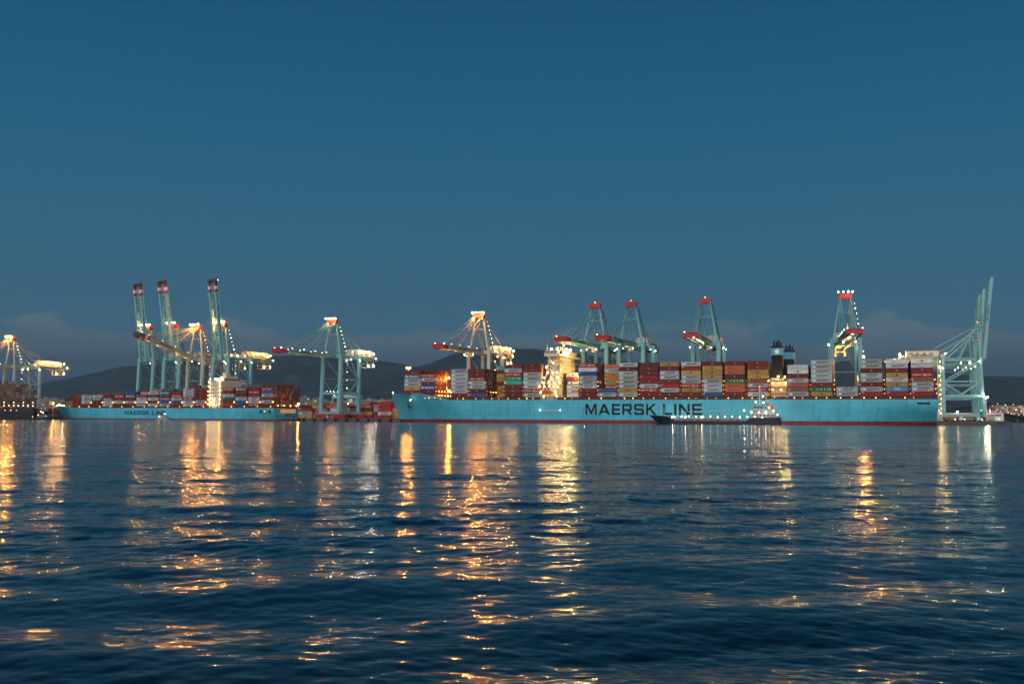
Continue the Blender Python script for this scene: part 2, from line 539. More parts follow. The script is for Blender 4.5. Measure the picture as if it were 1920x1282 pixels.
# ------------------------------------------------------------------ sea
def build_sea():
    rng = np.random.default_rng(11)
    rows = []
    y_ = 700.0
    d = 7.0
    while d < 20000:
        rows.append(d)
        d += max(0.045, 0.55 * d * d / (CAMZ * 996.0)) if d < 260 else d * 0.035
    rows = np.array(rows, dtype=np.float64)
    nc = 1500
    u = np.linspace(-0.78, 0.78, nc)
    D = rows[:, None]
    X = (D + 30.0) * u[None, :]
    Y = np.repeat(D, nc, axis=1)
    dr = np.gradient(rows)[:, None]
    dc = (D + 30.0) * (u[1] - u[0])
    Z = np.zeros_like(X)
    DX = np.zeros_like(X); DY = np.zeros_like(X)
    lost = np.zeros((len(rows), 1))
    comps = []
    N = 120
    for i in range(N):
        lam = 0.20 * (14.0 / 0.20) ** ((i + rng.random()) / N)
        th = rng.normal(0, 0.75) + 0.12
        sl = sqrt(2.0 / N) * (0.084 if lam < 0.9 else (0.060 if lam < 3 else 0.038)) * (0.7 + 0.6 * rng.random())
        comps.append((lam, th, sl))
    for lam, th, sl in [(4.7, -0.34, 0.024), (6.1, -0.24, 0.020), (7.9, 0.28, 0.014), (3.3, -0.42, 0.018), (3.9, 0.38, 0.014), (2.6, -0.30, 0.016)]:
        comps.append((lam, th, sl))
    # patches of ruffled and calmer water
    patch = np.zeros_like(X)
    for k in range(9):
        lam = 14 * (1.45 ** k)
        t = rng.uniform(-1.0, 1.0)
        patch += np.sin(2 * pi / lam * (X * sin(t) * 0.5 + Y * cos(t)) + rng.random() * 6.28)
    patch = 1.0 + 0.28 * np.clip(patch / 2.1, -2, 2)
    for lam, th, sl in comps:
        k = 2 * pi / lam
        ky, kx = k * cos(th), k * sin(th)
        eff = abs(cos(th)) * dr + abs(sin(th)) * dc
        att = np.clip((lam / eff - 2.2) / 2.5, 0, 1)
        lost += (sl * (1 - att)) ** 2 / 2
        if att.max() <= 0:
            continue
        n = int(np.argmax(att[:, 0] <= 0)) if (att <= 0).any() else len(rows)
        if n == 0:
            continue
        ph = kx * X[:n] + ky * Y[:n] + rng.random() * 6.28
        a = sl / k * att[:n] * (patch[:n] if lam < 3 else 1.0)
        Z[:n] += a * np.sin(ph)
        q = -0.8 * a * np.cos(ph)          # trochoid: sharper crests
        DX[:n] -= q * sin(th) * -1; DY[:n] -= q * cos(th) * -1
    X = X + DX; Y = Y + DY
    nr = len(rows)
    me = bpy.data.meshes.new('sea')
    co = np.empty((nr * nc, 3), dtype=np.float32)
    co[:, 0] = X.ravel(); co[:, 1] = Y.ravel(); co[:, 2] = Z.ravel()
    idx = np.arange(nr * nc).reshape(nr, nc)
    q = np.stack([idx[:-1, :-1], idx[:-1, 1:], idx[1:, 1:], idx[1:, :-1]], axis=-1).reshape(-1, 4)
    me.vertices.add(nr * nc)
    me.vertices.foreach_set('co', co.ravel())
    me.loops.add(q.size)
    me.loops.foreach_set('vertex_index', q.ravel().astype(np.int32))
    me.polygons.add(len(q))
    me.polygons.foreach_set('loop_start', np.arange(0, q.size, 4, dtype=np.int32))
    me.polygons.foreach_set('use_smooth', np.ones(len(q), dtype=bool))
    me.update(calc_edges=True)
    la = me.attributes.new('ripple', 'FLOAT', 'POINT')
    lv = np.sqrt(np.repeat(lost, nc, axis=1)) * np.clip(patch, 0.6, 1.4)
    la.data.foreach_set('value', lv.ravel().astype(np.float32))
    m = bpy.data.materials.new('sea_water')
    m.use_nodes = True
    n, l = m.node_tree.nodes, m.node_tree.links
    b = n['Principled BSDF']
    b.inputs['Base Color'].default_value = (0.001, 0.006, 0.012, 1)
    b.inputs['Roughness'].default_value = 0.10
    b.inputs['IOR'].default_value = 1.34
    tc = n.new('ShaderNodeTexCoord')
    at_ = n.new('ShaderNodeAttribute'); at_.attribute_name = 'ripple'
    acc = None
    for sc, wt, base in ((0.9, 0.9, 0.0), (2.6, 1.0, 0.02), (7.5, 0.8, 0.06)):
        mp = n.new('ShaderNodeMapping')
        mp.inputs['Scale'].default_value = (sc * 0.55, sc, 1)
        mp.inputs['Rotation'].default_value = (0, 0, 0.15 * sc)
        l.new(tc.outputs['Object'], mp.inputs[0])
        nz = n.new('ShaderNodeTexNoise')
        nz.inputs['Scale'].default_value = 1.0
        nz.inputs['Detail'].default_value = 2.0
        l.new(mp.outputs[0], nz.inputs['Vector'])
        sb = n.new('ShaderNodeVectorMath'); sb.operation = 'SUBTRACT'
        l.new(nz.outputs['Color'], sb.inputs[0]); sb.inputs[1].default_value = (0.5, 0.5, 0.5)
        am = n.new('ShaderNodeMath'); am.operation = 'MULTIPLY_ADD'
        l.new(at_.outputs['Fac'], am.inputs[0]); am.inputs[1].default_value = wt * 4.6; am.inputs[2].default_value = base
        scn = n.new('ShaderNodeVectorMath'); scn.operation = 'SCALE'
        l.new(sb.outputs[0], scn.inputs[0]); l.new(am.outputs[0], scn.inputs['Scale'])
        if acc is None:
            acc = scn.outputs[0]
        else:
            ad = n.new('ShaderNodeVectorMath'); ad.operation = 'ADD'
            l.new(acc, ad.inputs[0]); l.new(scn.outputs[0], ad.inputs[1])
            acc = ad.outputs[0]
    # gusts: long streaks of rougher and calmer surface
    mpg = n.new('ShaderNodeMapping')
    mpg.inputs['Scale'].default_value = (0.018, 0.06, 1)
    mpg.inputs['Rotation'].default_value = (0, 0, 0.2)
    l.new(tc.outputs['Object'], mpg.inputs[0])
    ng = n.new('ShaderNodeTexNoise')
    ng.inputs['Scale'].default_value = 1.0
    ng.inputs['Detail'].default_value = 9.0
    ng.inputs['Roughness'].default_value = 0.78
    l.new(mpg.outputs[0], ng.inputs['Vector'])
    gm = n.new('ShaderNodeMapRange')
    gm.inputs['From Min'].default_value = 0.35; gm.inputs['From Max'].default_value = 0.65
    gm.inputs['To Min'].default_value = 0.35; gm.inputs['To Max'].default_value = 1.65
    l.new(ng.outputs['Fac'], gm.inputs['Value'])
    gs = n.new('ShaderNodeVectorMath'); gs.operation = 'SCALE'
    l.new(acc, gs.inputs[0]); l.new(gm.outputs[0], gs.inputs['Scale'])
    acc = gs.outputs[0]
    fl = n.new('ShaderNodeVectorMath'); fl.operation = 'MULTIPLY'
    l.new(acc, fl.inputs[0]); fl.inputs[1].default_value = (0.8, 1.0, 0.0)
    ge = n.new('ShaderNodeNewGeometry')
    ad = n.new('ShaderNodeVectorMath'); ad.operation = 'ADD'
    l.new(fl.outputs[0], ad.inputs[0]); l.new(ge.outputs['Normal'], ad.inputs[1])
    nm = n.new('ShaderNodeVectorMath'); nm.operation = 'NORMALIZE'
    l.new(ad.outputs[0], nm.inputs[0])
    l.new(nm.outputs[0], b.inputs['Normal'])
    me.materials.append(m)
    o = link('sea', me)
    tag(o, 'dark blue rippled harbour water', None, kind='structure')
    return o


build_sea()

# ------------------------------------------------------------------ frame of the main berth
TH = radians(19.5)
OX, OY = 249.0, 583.0


def near_x(px, yoff=0.0):
    """ship-frame x of the point at photo column px on the plane y'=yoff"""
    t = (px - 960.0) / F
    ox, oy = OX + yoff * sin(TH), OY + yoff * cos(TH)
    return (oy * t - ox) / (cos(TH) + t * sin(TH))


def ship_w(x, y, z=0.0):
    return Vector((OX + x * cos(TH) + y * sin(TH), OY - x * sin(TH) + y * cos(TH), z))


# ------------------------------------------------------------------ hulls
def hull_mesh(L, B, zd, zb, boot, bowlen_wl=95.0, bowlen_dk=42.0, rake=9.0, m=(None, None), stern_cut=0.72, fore=60.0):
    """x: 0 at transom to -L at stem head, y: 0 (near side) to B; deck at zd, bow bulwark up to zb"""
    mb = MB()
    us = [L - 80, L - 70, L - 50, L - 32, 0.0, 2, 5, 9, 14, 20, 28, 36, 46, 58, 72, 88, 110, 150, 200, L - 60, L - 40, L - 24, L - 12, L - 5, L]
    us = sorted(set([u for u in us if u <= L]))
    fr = [-0.12, 0.0, boot / zd, boot / zd + 0.001, 0.25, 0.4, 0.55, 0.7, 0.85, 1.0]

    def top(u):
        if u < fore * 0.55:
            return zb
        if u < fore:
            t = (u - fore * 0.55) / (fore * 0.45)
            t = t * t * (3 - 2 * t)
            return zb + (zd - zb) * t
        return zd

    def half(u, z):
        k = min(1.0, max(0.0, z / zb))
        st = rake * (1 - k) ** 1.3
        ln = bowlen_wl + (bowlen_dk - bowlen_wl) * k ** 1.2
        a = max(0.0, min(1.0, (u - st) / ln))
        b = 1 - (1 - a) ** 2.1
        v = L - u
        if v < 80:
            q = 1 - v / 80.0
            kk = max(0.0, 1 - z / (zd * 0.75))
            b *= 1 - (1 - stern_cut) * q ** 1.6 * kk ** 1.2
        return b * B / 2, st
    grid = []
    for u in us:
        row = []
        for f in fr:
            z = f * top(u)
            if 0.0 < f <= boot / zd + 0.0011:
                z = boot
            h, st = half(u, max(z, 0.0))
            uu = max(u, st)
            row.append((-(L - uu) * 1.0, h, z))
        grid.append(row)
    for side in (-1, 1):
        base = len(mb.v)
        vs = []
        for row in grid:
            for (x, h, z) in row:
                vs.append((x, B / 2 + side * h, z))
        nf = len(fr)
        fs, ms = [], []
        for i in range(len(us) - 1):
            for j in range(nf - 1):
                a = i * nf + j
                q = (a, a + nf, a + nf + 1, a + 1)
                if side > 0:
                    q = q[::-1]
                fs.append(q); ms.append(1 if j < 2 else 0)
        b0 = len(mb.v)
        mb.v += vs
        mb.f += [tuple(b0 + k for k in f) for f in fs]
        mb.m += ms
    # transom
    nf = len(fr)
    i = len(us) - 1
    a0 = i * nf
    b0 = len(us) * nf + i * nf
    for j in range(nf - 1):
        mb.f.append((a0 + j, b0 + j, b0 + j + 1, a0 + j + 1)); mb.m.append(1 if j < 2 else 0)
    # deck
    for i in range(len(us) - 1):
        zt = min(top(us[i]), zd) - 0.02
        h0, s0 = half(us[i], zd); h1, s1 = half(us[i + 1], zd)
        x0, x1 = -(L - max(us[i], s0)), -(L - max(us[i + 1], s1))
        mb.add([(x0, B / 2 - h0 + .05, zt), (x1, B / 2 - h1 + .05, zt), (x1, B / 2 + h1 - .05, zt), (x0, B / 2 + h0 - .05, zt)], [(0, 1, 2, 3)], 2)
    return mb, half, top


# containers ---------------------------------------------------------------
CW, CL, CH, PITCH_Z = 2.44, 12.19, 2.64, 2.76
NUM = ['first', 'second', 'third', 'fourth', 'fifth', 'sixth', 'seventh', 'eighth', 'ninth', 'tenth', 'eleventh', 'twelfth', 'thirteenth',
       'fourteenth', 'fifteenth', 'sixteenth', 'seventeenth', 'eighteenth']
BOX = {}


def container_mesh(k):
    if k not in BOX:
        m = MB()
        h = CL / 2
        m.box(-h + .05, h - .05, .05, CW - .05, .05, CH - .05)
        for y in (0, CW - .14):
            m.box(-h, h, y, y + .14, 0, .15); m.box(-h, h, y, y + .14, CH - .13, CH)
            for x in (-h, h - .16):
                m.box(x, x + .16, y, y + .14, .15, CH - .13)
        for x in (-h, h - .14):
            m.box(x, x + .14, .14, CW - .14, 0, .15); m.box(x, x + .14, .14, CW - .14, CH - .13, CH)
        for y in (.45, .95, 1.45, 1.95):        # door bars on the end
            m.box(h - .05, h - .01, y, y + .05, .16, CH - .14)
        BOX[k] = m.mesh('container_' + k, CM[k])
    return BOX[k]


M_TXT_D = mat('mark_dark', (0.03, 0.045, 0.06), 0.6)
M_TXT_W = mat('mark_white', (0.78, 0.76, 0.72), 0.6)
M_TXT_B = mat('mark_blue', (0.03, 0.06, 0.30), 0.6)
M_STAR = mat('mark_skyblue', (0.20, 0.52, 0.64), 0.6)
MARK = {}


def mark_mesh(k):
    """the owner's writing on the long side"""
    if k in MARK:
        return MARK[k]
    me = None
    if k in 'MS':
        m = MB()
        m.add([(-4.9, 0, .5), (-3.3, 0, .5), (-3.3, 0, 2.1), (-4.9, 0, 2.1)], [(0, 1, 2, 3)], 1)
        sp = star_poly(-4.1, 1.3, 0.7)
        m.add([(a, -.02, b) for a, b in sp], [tuple(range(len(sp)))], 2)
        if k == 'M':
            block_text(m, 'MAERSK', -2.6, .72, 7.2, 1.15)
        else:
            block_text(m, 'MAERSK', -2.4, 1.4, 6.4, .85)
            block_text(m, 'SEALAN', -2.4, .45, 5.4, .7) if False else None
            t = text_mesh('SEALAND', 1.0, M_TXT_D)
            b = len(m.v)
            m.add([(v.co.x + .8, 0, v.co.y * .95 + .75) for v in t.vertices], [tuple(p.vertices) for p in t.polygons], 0)
        me = m.mesh('lettering', [M_TXT_D, M_STAR, M_TXT_W])
    else:
        m = MB()

        def put(s, size, x, z, mi):
            t = text_mesh(s, size, M_TXT_D)
            m.add([(v.co.x + x, 0, v.co.y + z) for v in t.vertices], [tuple(p.vertices) for p in t.polygons], mi)
        if k == 'h':
            put('HAMBURG', 1.0, -2.9, 1.3, 1); put('SÜD', 1.0, 3.9, 1.3, 1)
            m.add([(.2, 0, 1.95), (.7, 0, 1.95), (1.6, 0, 1.35), (2.5, 0, 1.9), (2.9, 0, 1.85), (1.75, 0, 1.2), (2.6, 0, .55), (2.1, 0, .55), (1.4, 0, 1.1), (.5, 0, .6), (.1, 0, .65), (1.15, 0, 1.25)],
                  [tuple(reversed(range(12)))], 1)
        elif k == 'o':
            put('Hapag-Lloyd', 1.25, 1.6, 1.3, 2)
            m.add([(-3.9, 0, .7), (-2.9, 0, .7), (-2.6, 0, 1.9), (-3.6, 0, 1.9)], [(0, 1, 2, 3)], 2)
        elif k == 'g':
            put('U  A  S  C', 1.7, .6, 1.3, 1)
            m.box(4.6, 5.1, -.01, 0, .7, 1.9, 1)
        elif k in 'yYr':
            m.add([(-.55, 0, .8), (.55, 0, .8), (.55, 0, 1.9), (-.55, 0, 1.9)], [(0, 1, 2, 3)], 0 if k != 'r' else 3)
            if k != 'r':
                m.add([(-.35, -.02, 1.15), (.35, -.02, 1.15), (.35, -.02, 1.35), (-.35, -.02, 1.35)], [(0, 1, 2, 3)], 3)
        elif k == 'B' or k == 'n':
            put('Safmarine', 1.7, .8, 1.3, 1)
            m.add([(-4.9, 0, .7), (-3.7, 0, .7), (-3.7, 0, 1.9), (-4.9, 0, 1.9)], [(0, 1, 2, 3)], 1)
        elif k == 'D':
            put('DAL', 1.9, .2, 1.3, 1)
        elif k in 'bRWp':
            m.add([(-5.6, 0, 1.9), (-4.4, 0, 1.9), (-4.4, 0, 2.2), (-5.6, 0, 2.2)], [(0, 1, 2, 3)], 1 if k != 'W' else 0)
        else:
            m.add([(-5.5, 0, .5), (-5.2, 0, .5), (-5.2, 0, 2.0), (-5.5, 0, 2.0)], [(0, 1, 2, 3)], 1)
        me = m.mesh('lettering', [M_TXT_D, M_TXT_W, M_TXT_B, mat('mark_tan', (0.33, .15, .10))])
    MARK[k] = me
    return me


N_CONT = [0]
MARKDESC = {'M': 'light grey star-logo', 'S': 'light grey two-line logo', 'h': 'red white-lettered', 'o': 'orange blue-lettered', 'g': 'green white-lettered',
            'n': 'slate white-lettered', 'B': 'blue white-lettered', 'D': 'mid blue white-lettered'}


def container(k, origin, rz, x, y, z, label, group):
    c, s = cos(rz), sin(rz)
    p = Vector((origin[0] + x * c - y * s, origin[1] + x * s + y * c, z))
    o = link('shipping_container', container_mesh(k), None, p, (0, 0, rz))
    tag(o, label, 'container', group)
    link('lettering', mark_mesh(k), o, (0, -0.03, 0))
    N_CONT[0] += 1
    return o


REST = {'v': [], 'f': [], 'c': []}
PAL = [('r', 24), ('M', 22), ('R', 7), ('h', 8), ('y', 12), ('o', 9), ('q', 5), ('b', 6), ('W', 6), ('k', 6), ('g', 3), ('t', 3), ('n', 4), ('D', 3)]
PALK = [k for k, w in PAL for _ in range(w)]


def rest_box(origin, rz, x, y, z, col, L=CL):
    """one of the far or hidden containers"""
    c, s = cos(rz), sin(rz)
    b = len(REST['v'])
    for zz in (z, z + CH):
        for yy in (y, y + CW):
            for xx in (x - L / 2, x + L / 2):
                REST['v'].append((origin[0] + xx * c - yy * s, origin[1] + xx * s + yy * c, zz))
    for f in ((0, 2, 3, 1), (4, 5, 7, 6), (0, 1, 5, 4), (2, 6, 7, 3), (0, 4, 6, 2), (1, 3, 7, 5)):
        REST['f'].append(tuple(b + i for i in f))
        REST['c'] += [col] * 4


def rcol_dull():
    c = random.choice([(.20, .07, .04), (.16, .06, .04), (.22, .13, .06), (.15, .12, .10), (.10, .09, .09), (.24, .20, .16), (.14, .05, .04)])
    k = random.uniform(0.6, 1.1)
    return (c[0] * k, c[1] * k, c[2] * k, 1)


def rcol():
    c = CC[random.choice(PALK)][1]
    k = random.uniform(0.55, 0.95)
    return (c[0] * k, c[1] * k, c[2] * k, 1)


# ------------------------------------------------------------------ large container ship
SL, SB, SZD, SZB = 367.0, 53.5, 15.4, 20.4
SHIP = thing('container_ship', 'large turquoise container ship lying across the centre and right of the harbour', 'container ship',
             (OX, OY, 0), -TH)
hm, _half, _top = hull_mesh(SL, SB, SZD, SZB, 2.3, stern_cut=0.52)
hull = hm.build('hull', [M_HULL, M_BOOT, M_DECK], SHIP, smooth=False)
for p in hull.data.polygons:
    p.use_smooth = p.material_index != 2
md = hull.modifiers.new('edges', 'EDGE_SPLIT'); md.split_angle = radians(35)

# name on the side: photo columns 1098..1232 and 1242..1316
nb = MB()
zt = 3.5 + (784.5 - 757.0) * 0.3375
zb_ = 3.5 + (784.5 - 778.0) * 0.3375
x0, x1 = near_x(1098), near_x(1231.5)
block_text(nb, 'MAERSK', x0, zb_, x1 - x0, zt - zb_, y=-0.06)
nb.build('hull_lettering', M_LETTER, SHIP)
nb = MB()
x0, x1 = near_x(1243), near_x(1316)
block_text(nb, 'LINE', x0, zb_, x1 - x0, zt - zb_, y=-0.06, gap=0.2)
nb.build('hull_lettering', M_LETTER, SHIP)
# rubbing marks, hawse pipe, mooring ports
mp_ = WB()
for px, w in ((1722, 1.8), (1729, 2.8), (1739, 2.8)):
    x = near_x(px)
    mp_.box(x - w / 2, x + w / 2, -.05, .3, 12.4, 13.6)
mp_.build('mooring_port', mat('port_dark', (0.02, 0.012, 0.01)), SHIP)
an = MB()
bx = near_x(748)
h, st = _half(SL + (-345) , 12)
for xx, zz in ((-347, 12.5),):
    hh, _ = _half(SL + xx, zz)
    yy = SB / 2 - hh
    an.beam((xx - 1.0, yy - .4, zz + 1.2), (xx + 1.0, yy - .5, zz - 1.8), .9)
    an.beam((xx - .6, yy - .6, zz - 1.9), (xx + 2.6, yy - .7, zz - 1.5), .7)
an.build('anchor', mat('anchor_rust', (0.09, 0.04, 0.02), 0.8), SHIP)
# boarding ladder, rail
ld = MB()
xa, xb = near_x(1013), near_x(1053)
ld.box(xa, xb, -1.1, -.1, 7.4, 7.6)
ld.rail((xa, -1.05, 7.6), (xb, -1.05, 7.6), 1.0, 1.6)
ld.build('boarding_ladder', M_WHITE, SHIP)
bulb(SHIP, (xa + .3, -1.2, 8.7), C_COOL, 120, .3)
bulb(SHIP, (xb - .5, -1.2, 8.7), C_COOL, 70, .25)
# hatch coaming strip under the boxes, rail along the deck edge
cm_ = MB()
cm_.box(-318, -4, 3.0, SB - 3.0, SZD - .01, 17.0)
for x in range(-318, -4, 7):
    cm_.box(x, x + .8, .9, 3.0, SZD, 17.3)
cm_.box(-318, -3, .8, 1.5, 17.0, 17.35)
cm_.build('hatch_coaming', M_LASH, SHIP)
rl = MB()
rl.rail((-322, .25, SZD), (-2, .25, SZD), 1.1, 4.0)
rl.build('railing', M_STEEL, SHIP)
bw = MB()                              # breakwater on the forecastle
bw.box(-346, -345.4, 9, SB - 9, 18.5, 23.0)
bw.beam((-352, SB / 2, 18), (-352, SB / 2, 27), .5)
bw.build('breakwater', M_LASH, SHIP)

ZC = 17.5
BAYS = [  # photo left column, right column, tiers from the top, rows missing at the near edge, row recess tiers
    (758, 784, 'rnMMyr', 0), (786, 811, 'hMrBrr', 0), (849, 875, 'MMMMSMr', 0), (882, 908, 'rrhMSrb', 0), (915, 941, 'tryyryoy', 8),
    (948, 977, 'rMhgtrrr', 0), (983, 1013, 'rrMMSMhM', 0),
    (1056, 1084, 'MrnMMW', 5), (1086, 1118, 'hWbMSSrr', 0), (1123, 1154, 'qMyqlhbS', 7), (1162, 1194, 'MrMMMMyM', 0), (1200, 1234, 'rrRrMhr', 0),
    (1239, 1272, 'yrSMrRMr', 0), (1279, 1313, 'MRyMMhyr', 0), (1319, 1353, 'ryyyMMMb', 0), (1360, 1396, 'roorgoor', 0), (1403, 1439, 'rryypShM', 0),
    (1478, 1515, 'WYrSpkM', 0), (1523, 1559, 'MMMMMrgy', 0), (1570, 1607, 'SM', 0), (1616, 1653, 'MMrSMrMR', 0), (1663, 1702, 'WMrySyDR', 0),
    (1710, 1750, 'YWrhkMSR', 0)]
bay_x = []
for bi, (pl, pr, tiers, skip) in enumerate(BAYS):
    xc = near_x((pl + pr) / 2.0, 1.5)
    bay_x.append(xc)
    if bi < 7:
        where = '%s stack from bow' % NUM[bi]
    elif bi < 17:
        where = '%s stack aft of bridge' % NUM[bi - 7]
    else:
        where = '%s stack aft of funnel' % NUM[bi - 17]
    nt = len(tiers)
    zc = ZC
    # usable rows at this station
    y0 = 1.2
    hh, _ = _half(SL + xc - 6, SZD)
    if hh < SB / 2 - 1.0:
        y0 = max(1.2, SB / 2 - hh + 0.6)
        if bi == 0: zc = ZC + 2.2
        if bi == 0: y0 = min(y0, 3.5)
    rows = int((SB - 2 * y0) / 2.52)
    for k, ch in enumerate(tiers):
        lvl = nt - 1 - k
        desc = MARKDESC.get(ch, CC[ch][0])
        tn = 'topmost' if k == 0 else ('lowest' if lvl == 0 else '%s from deck' % NUM[lvl])
        lab = '%s container, %s, %s, large ship' % (desc, tn, where)
        yy = y0 + (skip if not (bi == 9 and lvl < 2) else 0) * 2.52
        container(ch, (OX, OY), -TH, xc, yy, zc + lvl * PITCH_Z, lab, 'containers stacked on the large ship')
    for r in range(1 + skip, rows):
        dt = 0
        if r > 2:
            dt = random.choice([0, 0, 0, 0, -1]) if nt > 3 else 0
        if bi == 1 and r >= 1: dt = 1 if r > 1 else 0
        if bi == 11: dt = 1 if r < 9 else 0
        if bi == 0: dt = 0
        for lvl in range(nt + dt):
            rest_box((OX, OY), -TH, xc, y0 + r * 2.52, zc + lvl * PITCH_Z, rcol())

# lashing bridges between the bays, with small lamps on each landing
for bi in range(len(BAYS)):
    xl = bay_x[bi] + CL / 2 + 1.15
    if bi + 1 < len(BAYS) and bay_x[bi + 1] - bay_x[bi] > 17.5 and bi in (6, 16):
        xl = bay_x[bi] + CL / 2 + 1.1
    y0 = 1.0 if bi > 1 else (8.0 if bi == 0 else 3.0)
    lb = MB()
    zt_ = 17.0 + 3 * PITCH_Z
    for yy in (y0, y0 + 5, y0 + 10, y0 + 15, SB - y0 - .6):
        lb.box(xl - .75, xl - .35, yy, yy + .5, SZD, zt_ + 1.2)
        lb.box(xl + .35, xl + .75, yy, yy + .5, SZD, zt_ + 1.2)
    for q in range(1, 4):
        zz = 17.0 + q * PITCH_Z
        lb.box(xl - .7, xl + .7, y0 - .2, SB - y0, zz - .12, zz)
        lb.rail((xl, y0 - .15, zz), (xl, y0 + 18, zz), 1.0, 2.5, .05)
    o = lb.build('lashing_bridge', M_LASH, SHIP)
    pw = random.choice([5, 9, 14])
    for q in range(0, 4):
        for yy in ((y0 - .45,) if q % 2 == bi % 2 else (y0 - .45, y0 + 8)):
            bulb(o, (xl + random.uniform(-.3, .3), yy, 17.0 + q * PITCH_Z + 1.9), C_SODIUM if random.random() < .55 else C_WARM, pw, .22, 'lamp')
# bright floodlights on the cut-away after faces (bays 2, 4, 7...)
for bi, n_, pw in ((1, 7, 260), (3, 3, 160), (5, 2, 100), (9, 2, 200), (8, 4, 200)):
    xl = bay_x[bi] + CL / 2 + 1.6
    for q in range(n_):
        y = 5 + q * 5.2
        for z in ((SZD + 3.3, SZD + 6.2) if bi == 1 else (SZD + 5.5,)):
            bulb(SHIP, (xl + 1.0, y, z), C_SODIUM, pw / 2, .24, 'deck_lamp')

fp = MB()
for y in (6, 15, 24, 33, 42):
    xx = near_x(843, y)
    fp.beam((xx, y, SZD), (xx, y, 31), .25)
    bulb(SHIP, (xx - .4, y, 31.3), C_SODIUM, 2200, .2, 'deck_lamp')
    bulb(SHIP, (xx - .4, y, 22.5), C_SODIUM, 2200, .2, 'deck_lamp')
fp.build('lamp_pole', M_STEEL, SHIP)
# orange lamps along the deck edge
dl = [730 + a / 5.128 for a in (350, 385, 440, 495, 660, 715, 835, 905, 990, 1055, 1145, 1250, 1325, 1385)] + \
     [1010 + a / 4.93 for a in (245, 310, 470, 580, 795, 875, 970, 1065, 1175, 1270, 1390)] + \
     [1240 + a / 4.93 for a in (320, 425, 505, 620, 750, 840, 970, 1230, 1305, 1430)] + \
     [1500 + a / 4.58 for a in (140, 228, 348, 443, 550, 650, 775, 900, 975)]
for k, px in enumerate(dl):
    x = near_x(px)
    z = 16.4 if px > 820 else (17.0 if px > 800 else 16.8)
    bulb(SHIP, (x, -.35, z), C_SODIUM if k % 4 else C_WARM, random.choice([12, 20, 34]), .26, 'deck_lamp')
bulb(SHIP, (near_x(766), 4.0, 15.6), C_WHITE, 160, .3, 'deck_lamp')
bulb(SHIP, (-366.0, SB / 2, 21.4), C_WHITE, 350, .4, 'bow_lamp')

# bridge block ---------------------------------------------------------------
bx0 = near_x(1028, 4)
SUP = MB()
XB = bx0
SUP.box(XB, XB + 7, 8, SB - 8, SZD, 44.6)
SUP.box(XB - 4.5, XB + 7, 1.2, 8, SZD, 22.5)
SUP.box(XB - 4.5, XB + 7, SB - 8, SB - 1.2, SZD, 22.5)
for k, z in enumerate((25.6, 28.8, 32.0, 35.2, 38.4, 41.6)):
    SUP.box(XB - 1.0, XB + 8.2, 4.5, SB - 5.5, z - .15, z)
sup = SUP.build('superstructure', M_CREAM, SHIP)
br = MB()
br.box(XB - 1.5, XB + 9, -.6, SB + .6, 44.6, 45.0)
br.box(XB - 1.4, XB + 8.8, -.5, SB + .5, 45.0, 46.1)
br.box(XB - 1.0, XB + 8.4, 9, SB - 9, 46.1, 48.8)
br.box(XB - 1.4, XB + 8.7, 8, SB - 8, 48.8, 49.1)
br.box(XB - .8, XB + 8, -.2, 4, 46.1, 48.2)
br.build('wheelhouse', M_CREAM, SHIP)
wd = WB()
for j in range(10):
    wd.box(XB - 1.06, XB - 1.0, 10 + j * 3.4, 12.8 + j * 3.4, 46.9, 48.2)
for j in range(3):
    wd.box(XB + .2 + j * 3.2, XB + 2.9 + j * 3.2, 8.94, 9.0, 46.9, 48.2)
    wd.box(XB - .3 + j * 2.7, XB + 1.9 + j * 2.7, -.26, -.2, 46.7, 47.8)
for z in (26.8, 30.0, 33.2, 36.4, 39.6):
    for j in range(3):
        wd.box(XB + .9 + j * 2.0, XB + 1.8 + j * 2.0, 7.94, 8.0, z, z + 1.0)
    for j in range(8):
        wd.box(XB + 7.0, XB + 7.06, 11 + j * 4.1, 12 + j * 4.1, z, z + 1.0)
for z in (17.2, 19.9):
    for j in range(4):
        wd.box(XB - 3.8 + j * 2.8, XB - 3.0 + j * 2.8, 1.14, 1.2, z, z + .8)
wd.build('window', M_GLASS, SHIP)
vs_ = MB()
for xx in (XB + 1.0, XB + 8.0):
    vs_.beam((xx, .8, 44.6), (XB + 4.5, 8, 36), .8)
vs_.beam((XB - 2.6, 1.2, 22.5), (XB + 2.0, 1.8, 44.6), .7)
vs_.beam((XB + 6.6, 1.2, 22.5), (XB + 4.6, 1.8, 44.6), .7)
vs_.beam((XB + 1.4, 1.5, 34), (XB + 5.6, 1.5, 34), .5)
vs_.build('wing_support', M_CREAM, SHIP)
ms = MB()
ms.beam((XB + 4, SB / 2, 49), (XB + 4, SB / 2, 58), 1.0, w2=.4)
ms.beam((XB + 4, SB / 2 - 4, 54), (XB + 4, SB / 2 + 4, 54), .3)
ms.box(XB + 2, XB + 6, SB / 2 - 1.5, SB / 2 + 1.5, 51.5, 51.8)
ms.beam((XB + 1, SB / 2 - 2.5, 52.6), (XB + 1, SB / 2 + 2.5, 52.6), .35)
ms.ball((XB + 6, SB / 2 - 9, 50.6), 1.3)
ms.ball((XB + 6, SB / 2 + 9, 50.6), 1.3)
ms.beam((XB + 0, 2, 46), (XB + 0, 2, 53.5), .3)
ms.beam((XB + 0, 3.5, 50), (XB + 0, .5, 50), .2)
ms.build('mast', M_CREAM, SHIP)
rr = MB()
for z in (25.6, 28.8, 32.0, 35.2, 38.4, 41.6):
    rr.rail((XB - 1, 4.55, z), (XB + 8.2, 4.55, z), 1.0, 2.0, .05)
rr.rail((XB - 4.5, 1.3, 22.5), (XB + 7, 1.3, 22.5), 1.0, 2.0, .05)
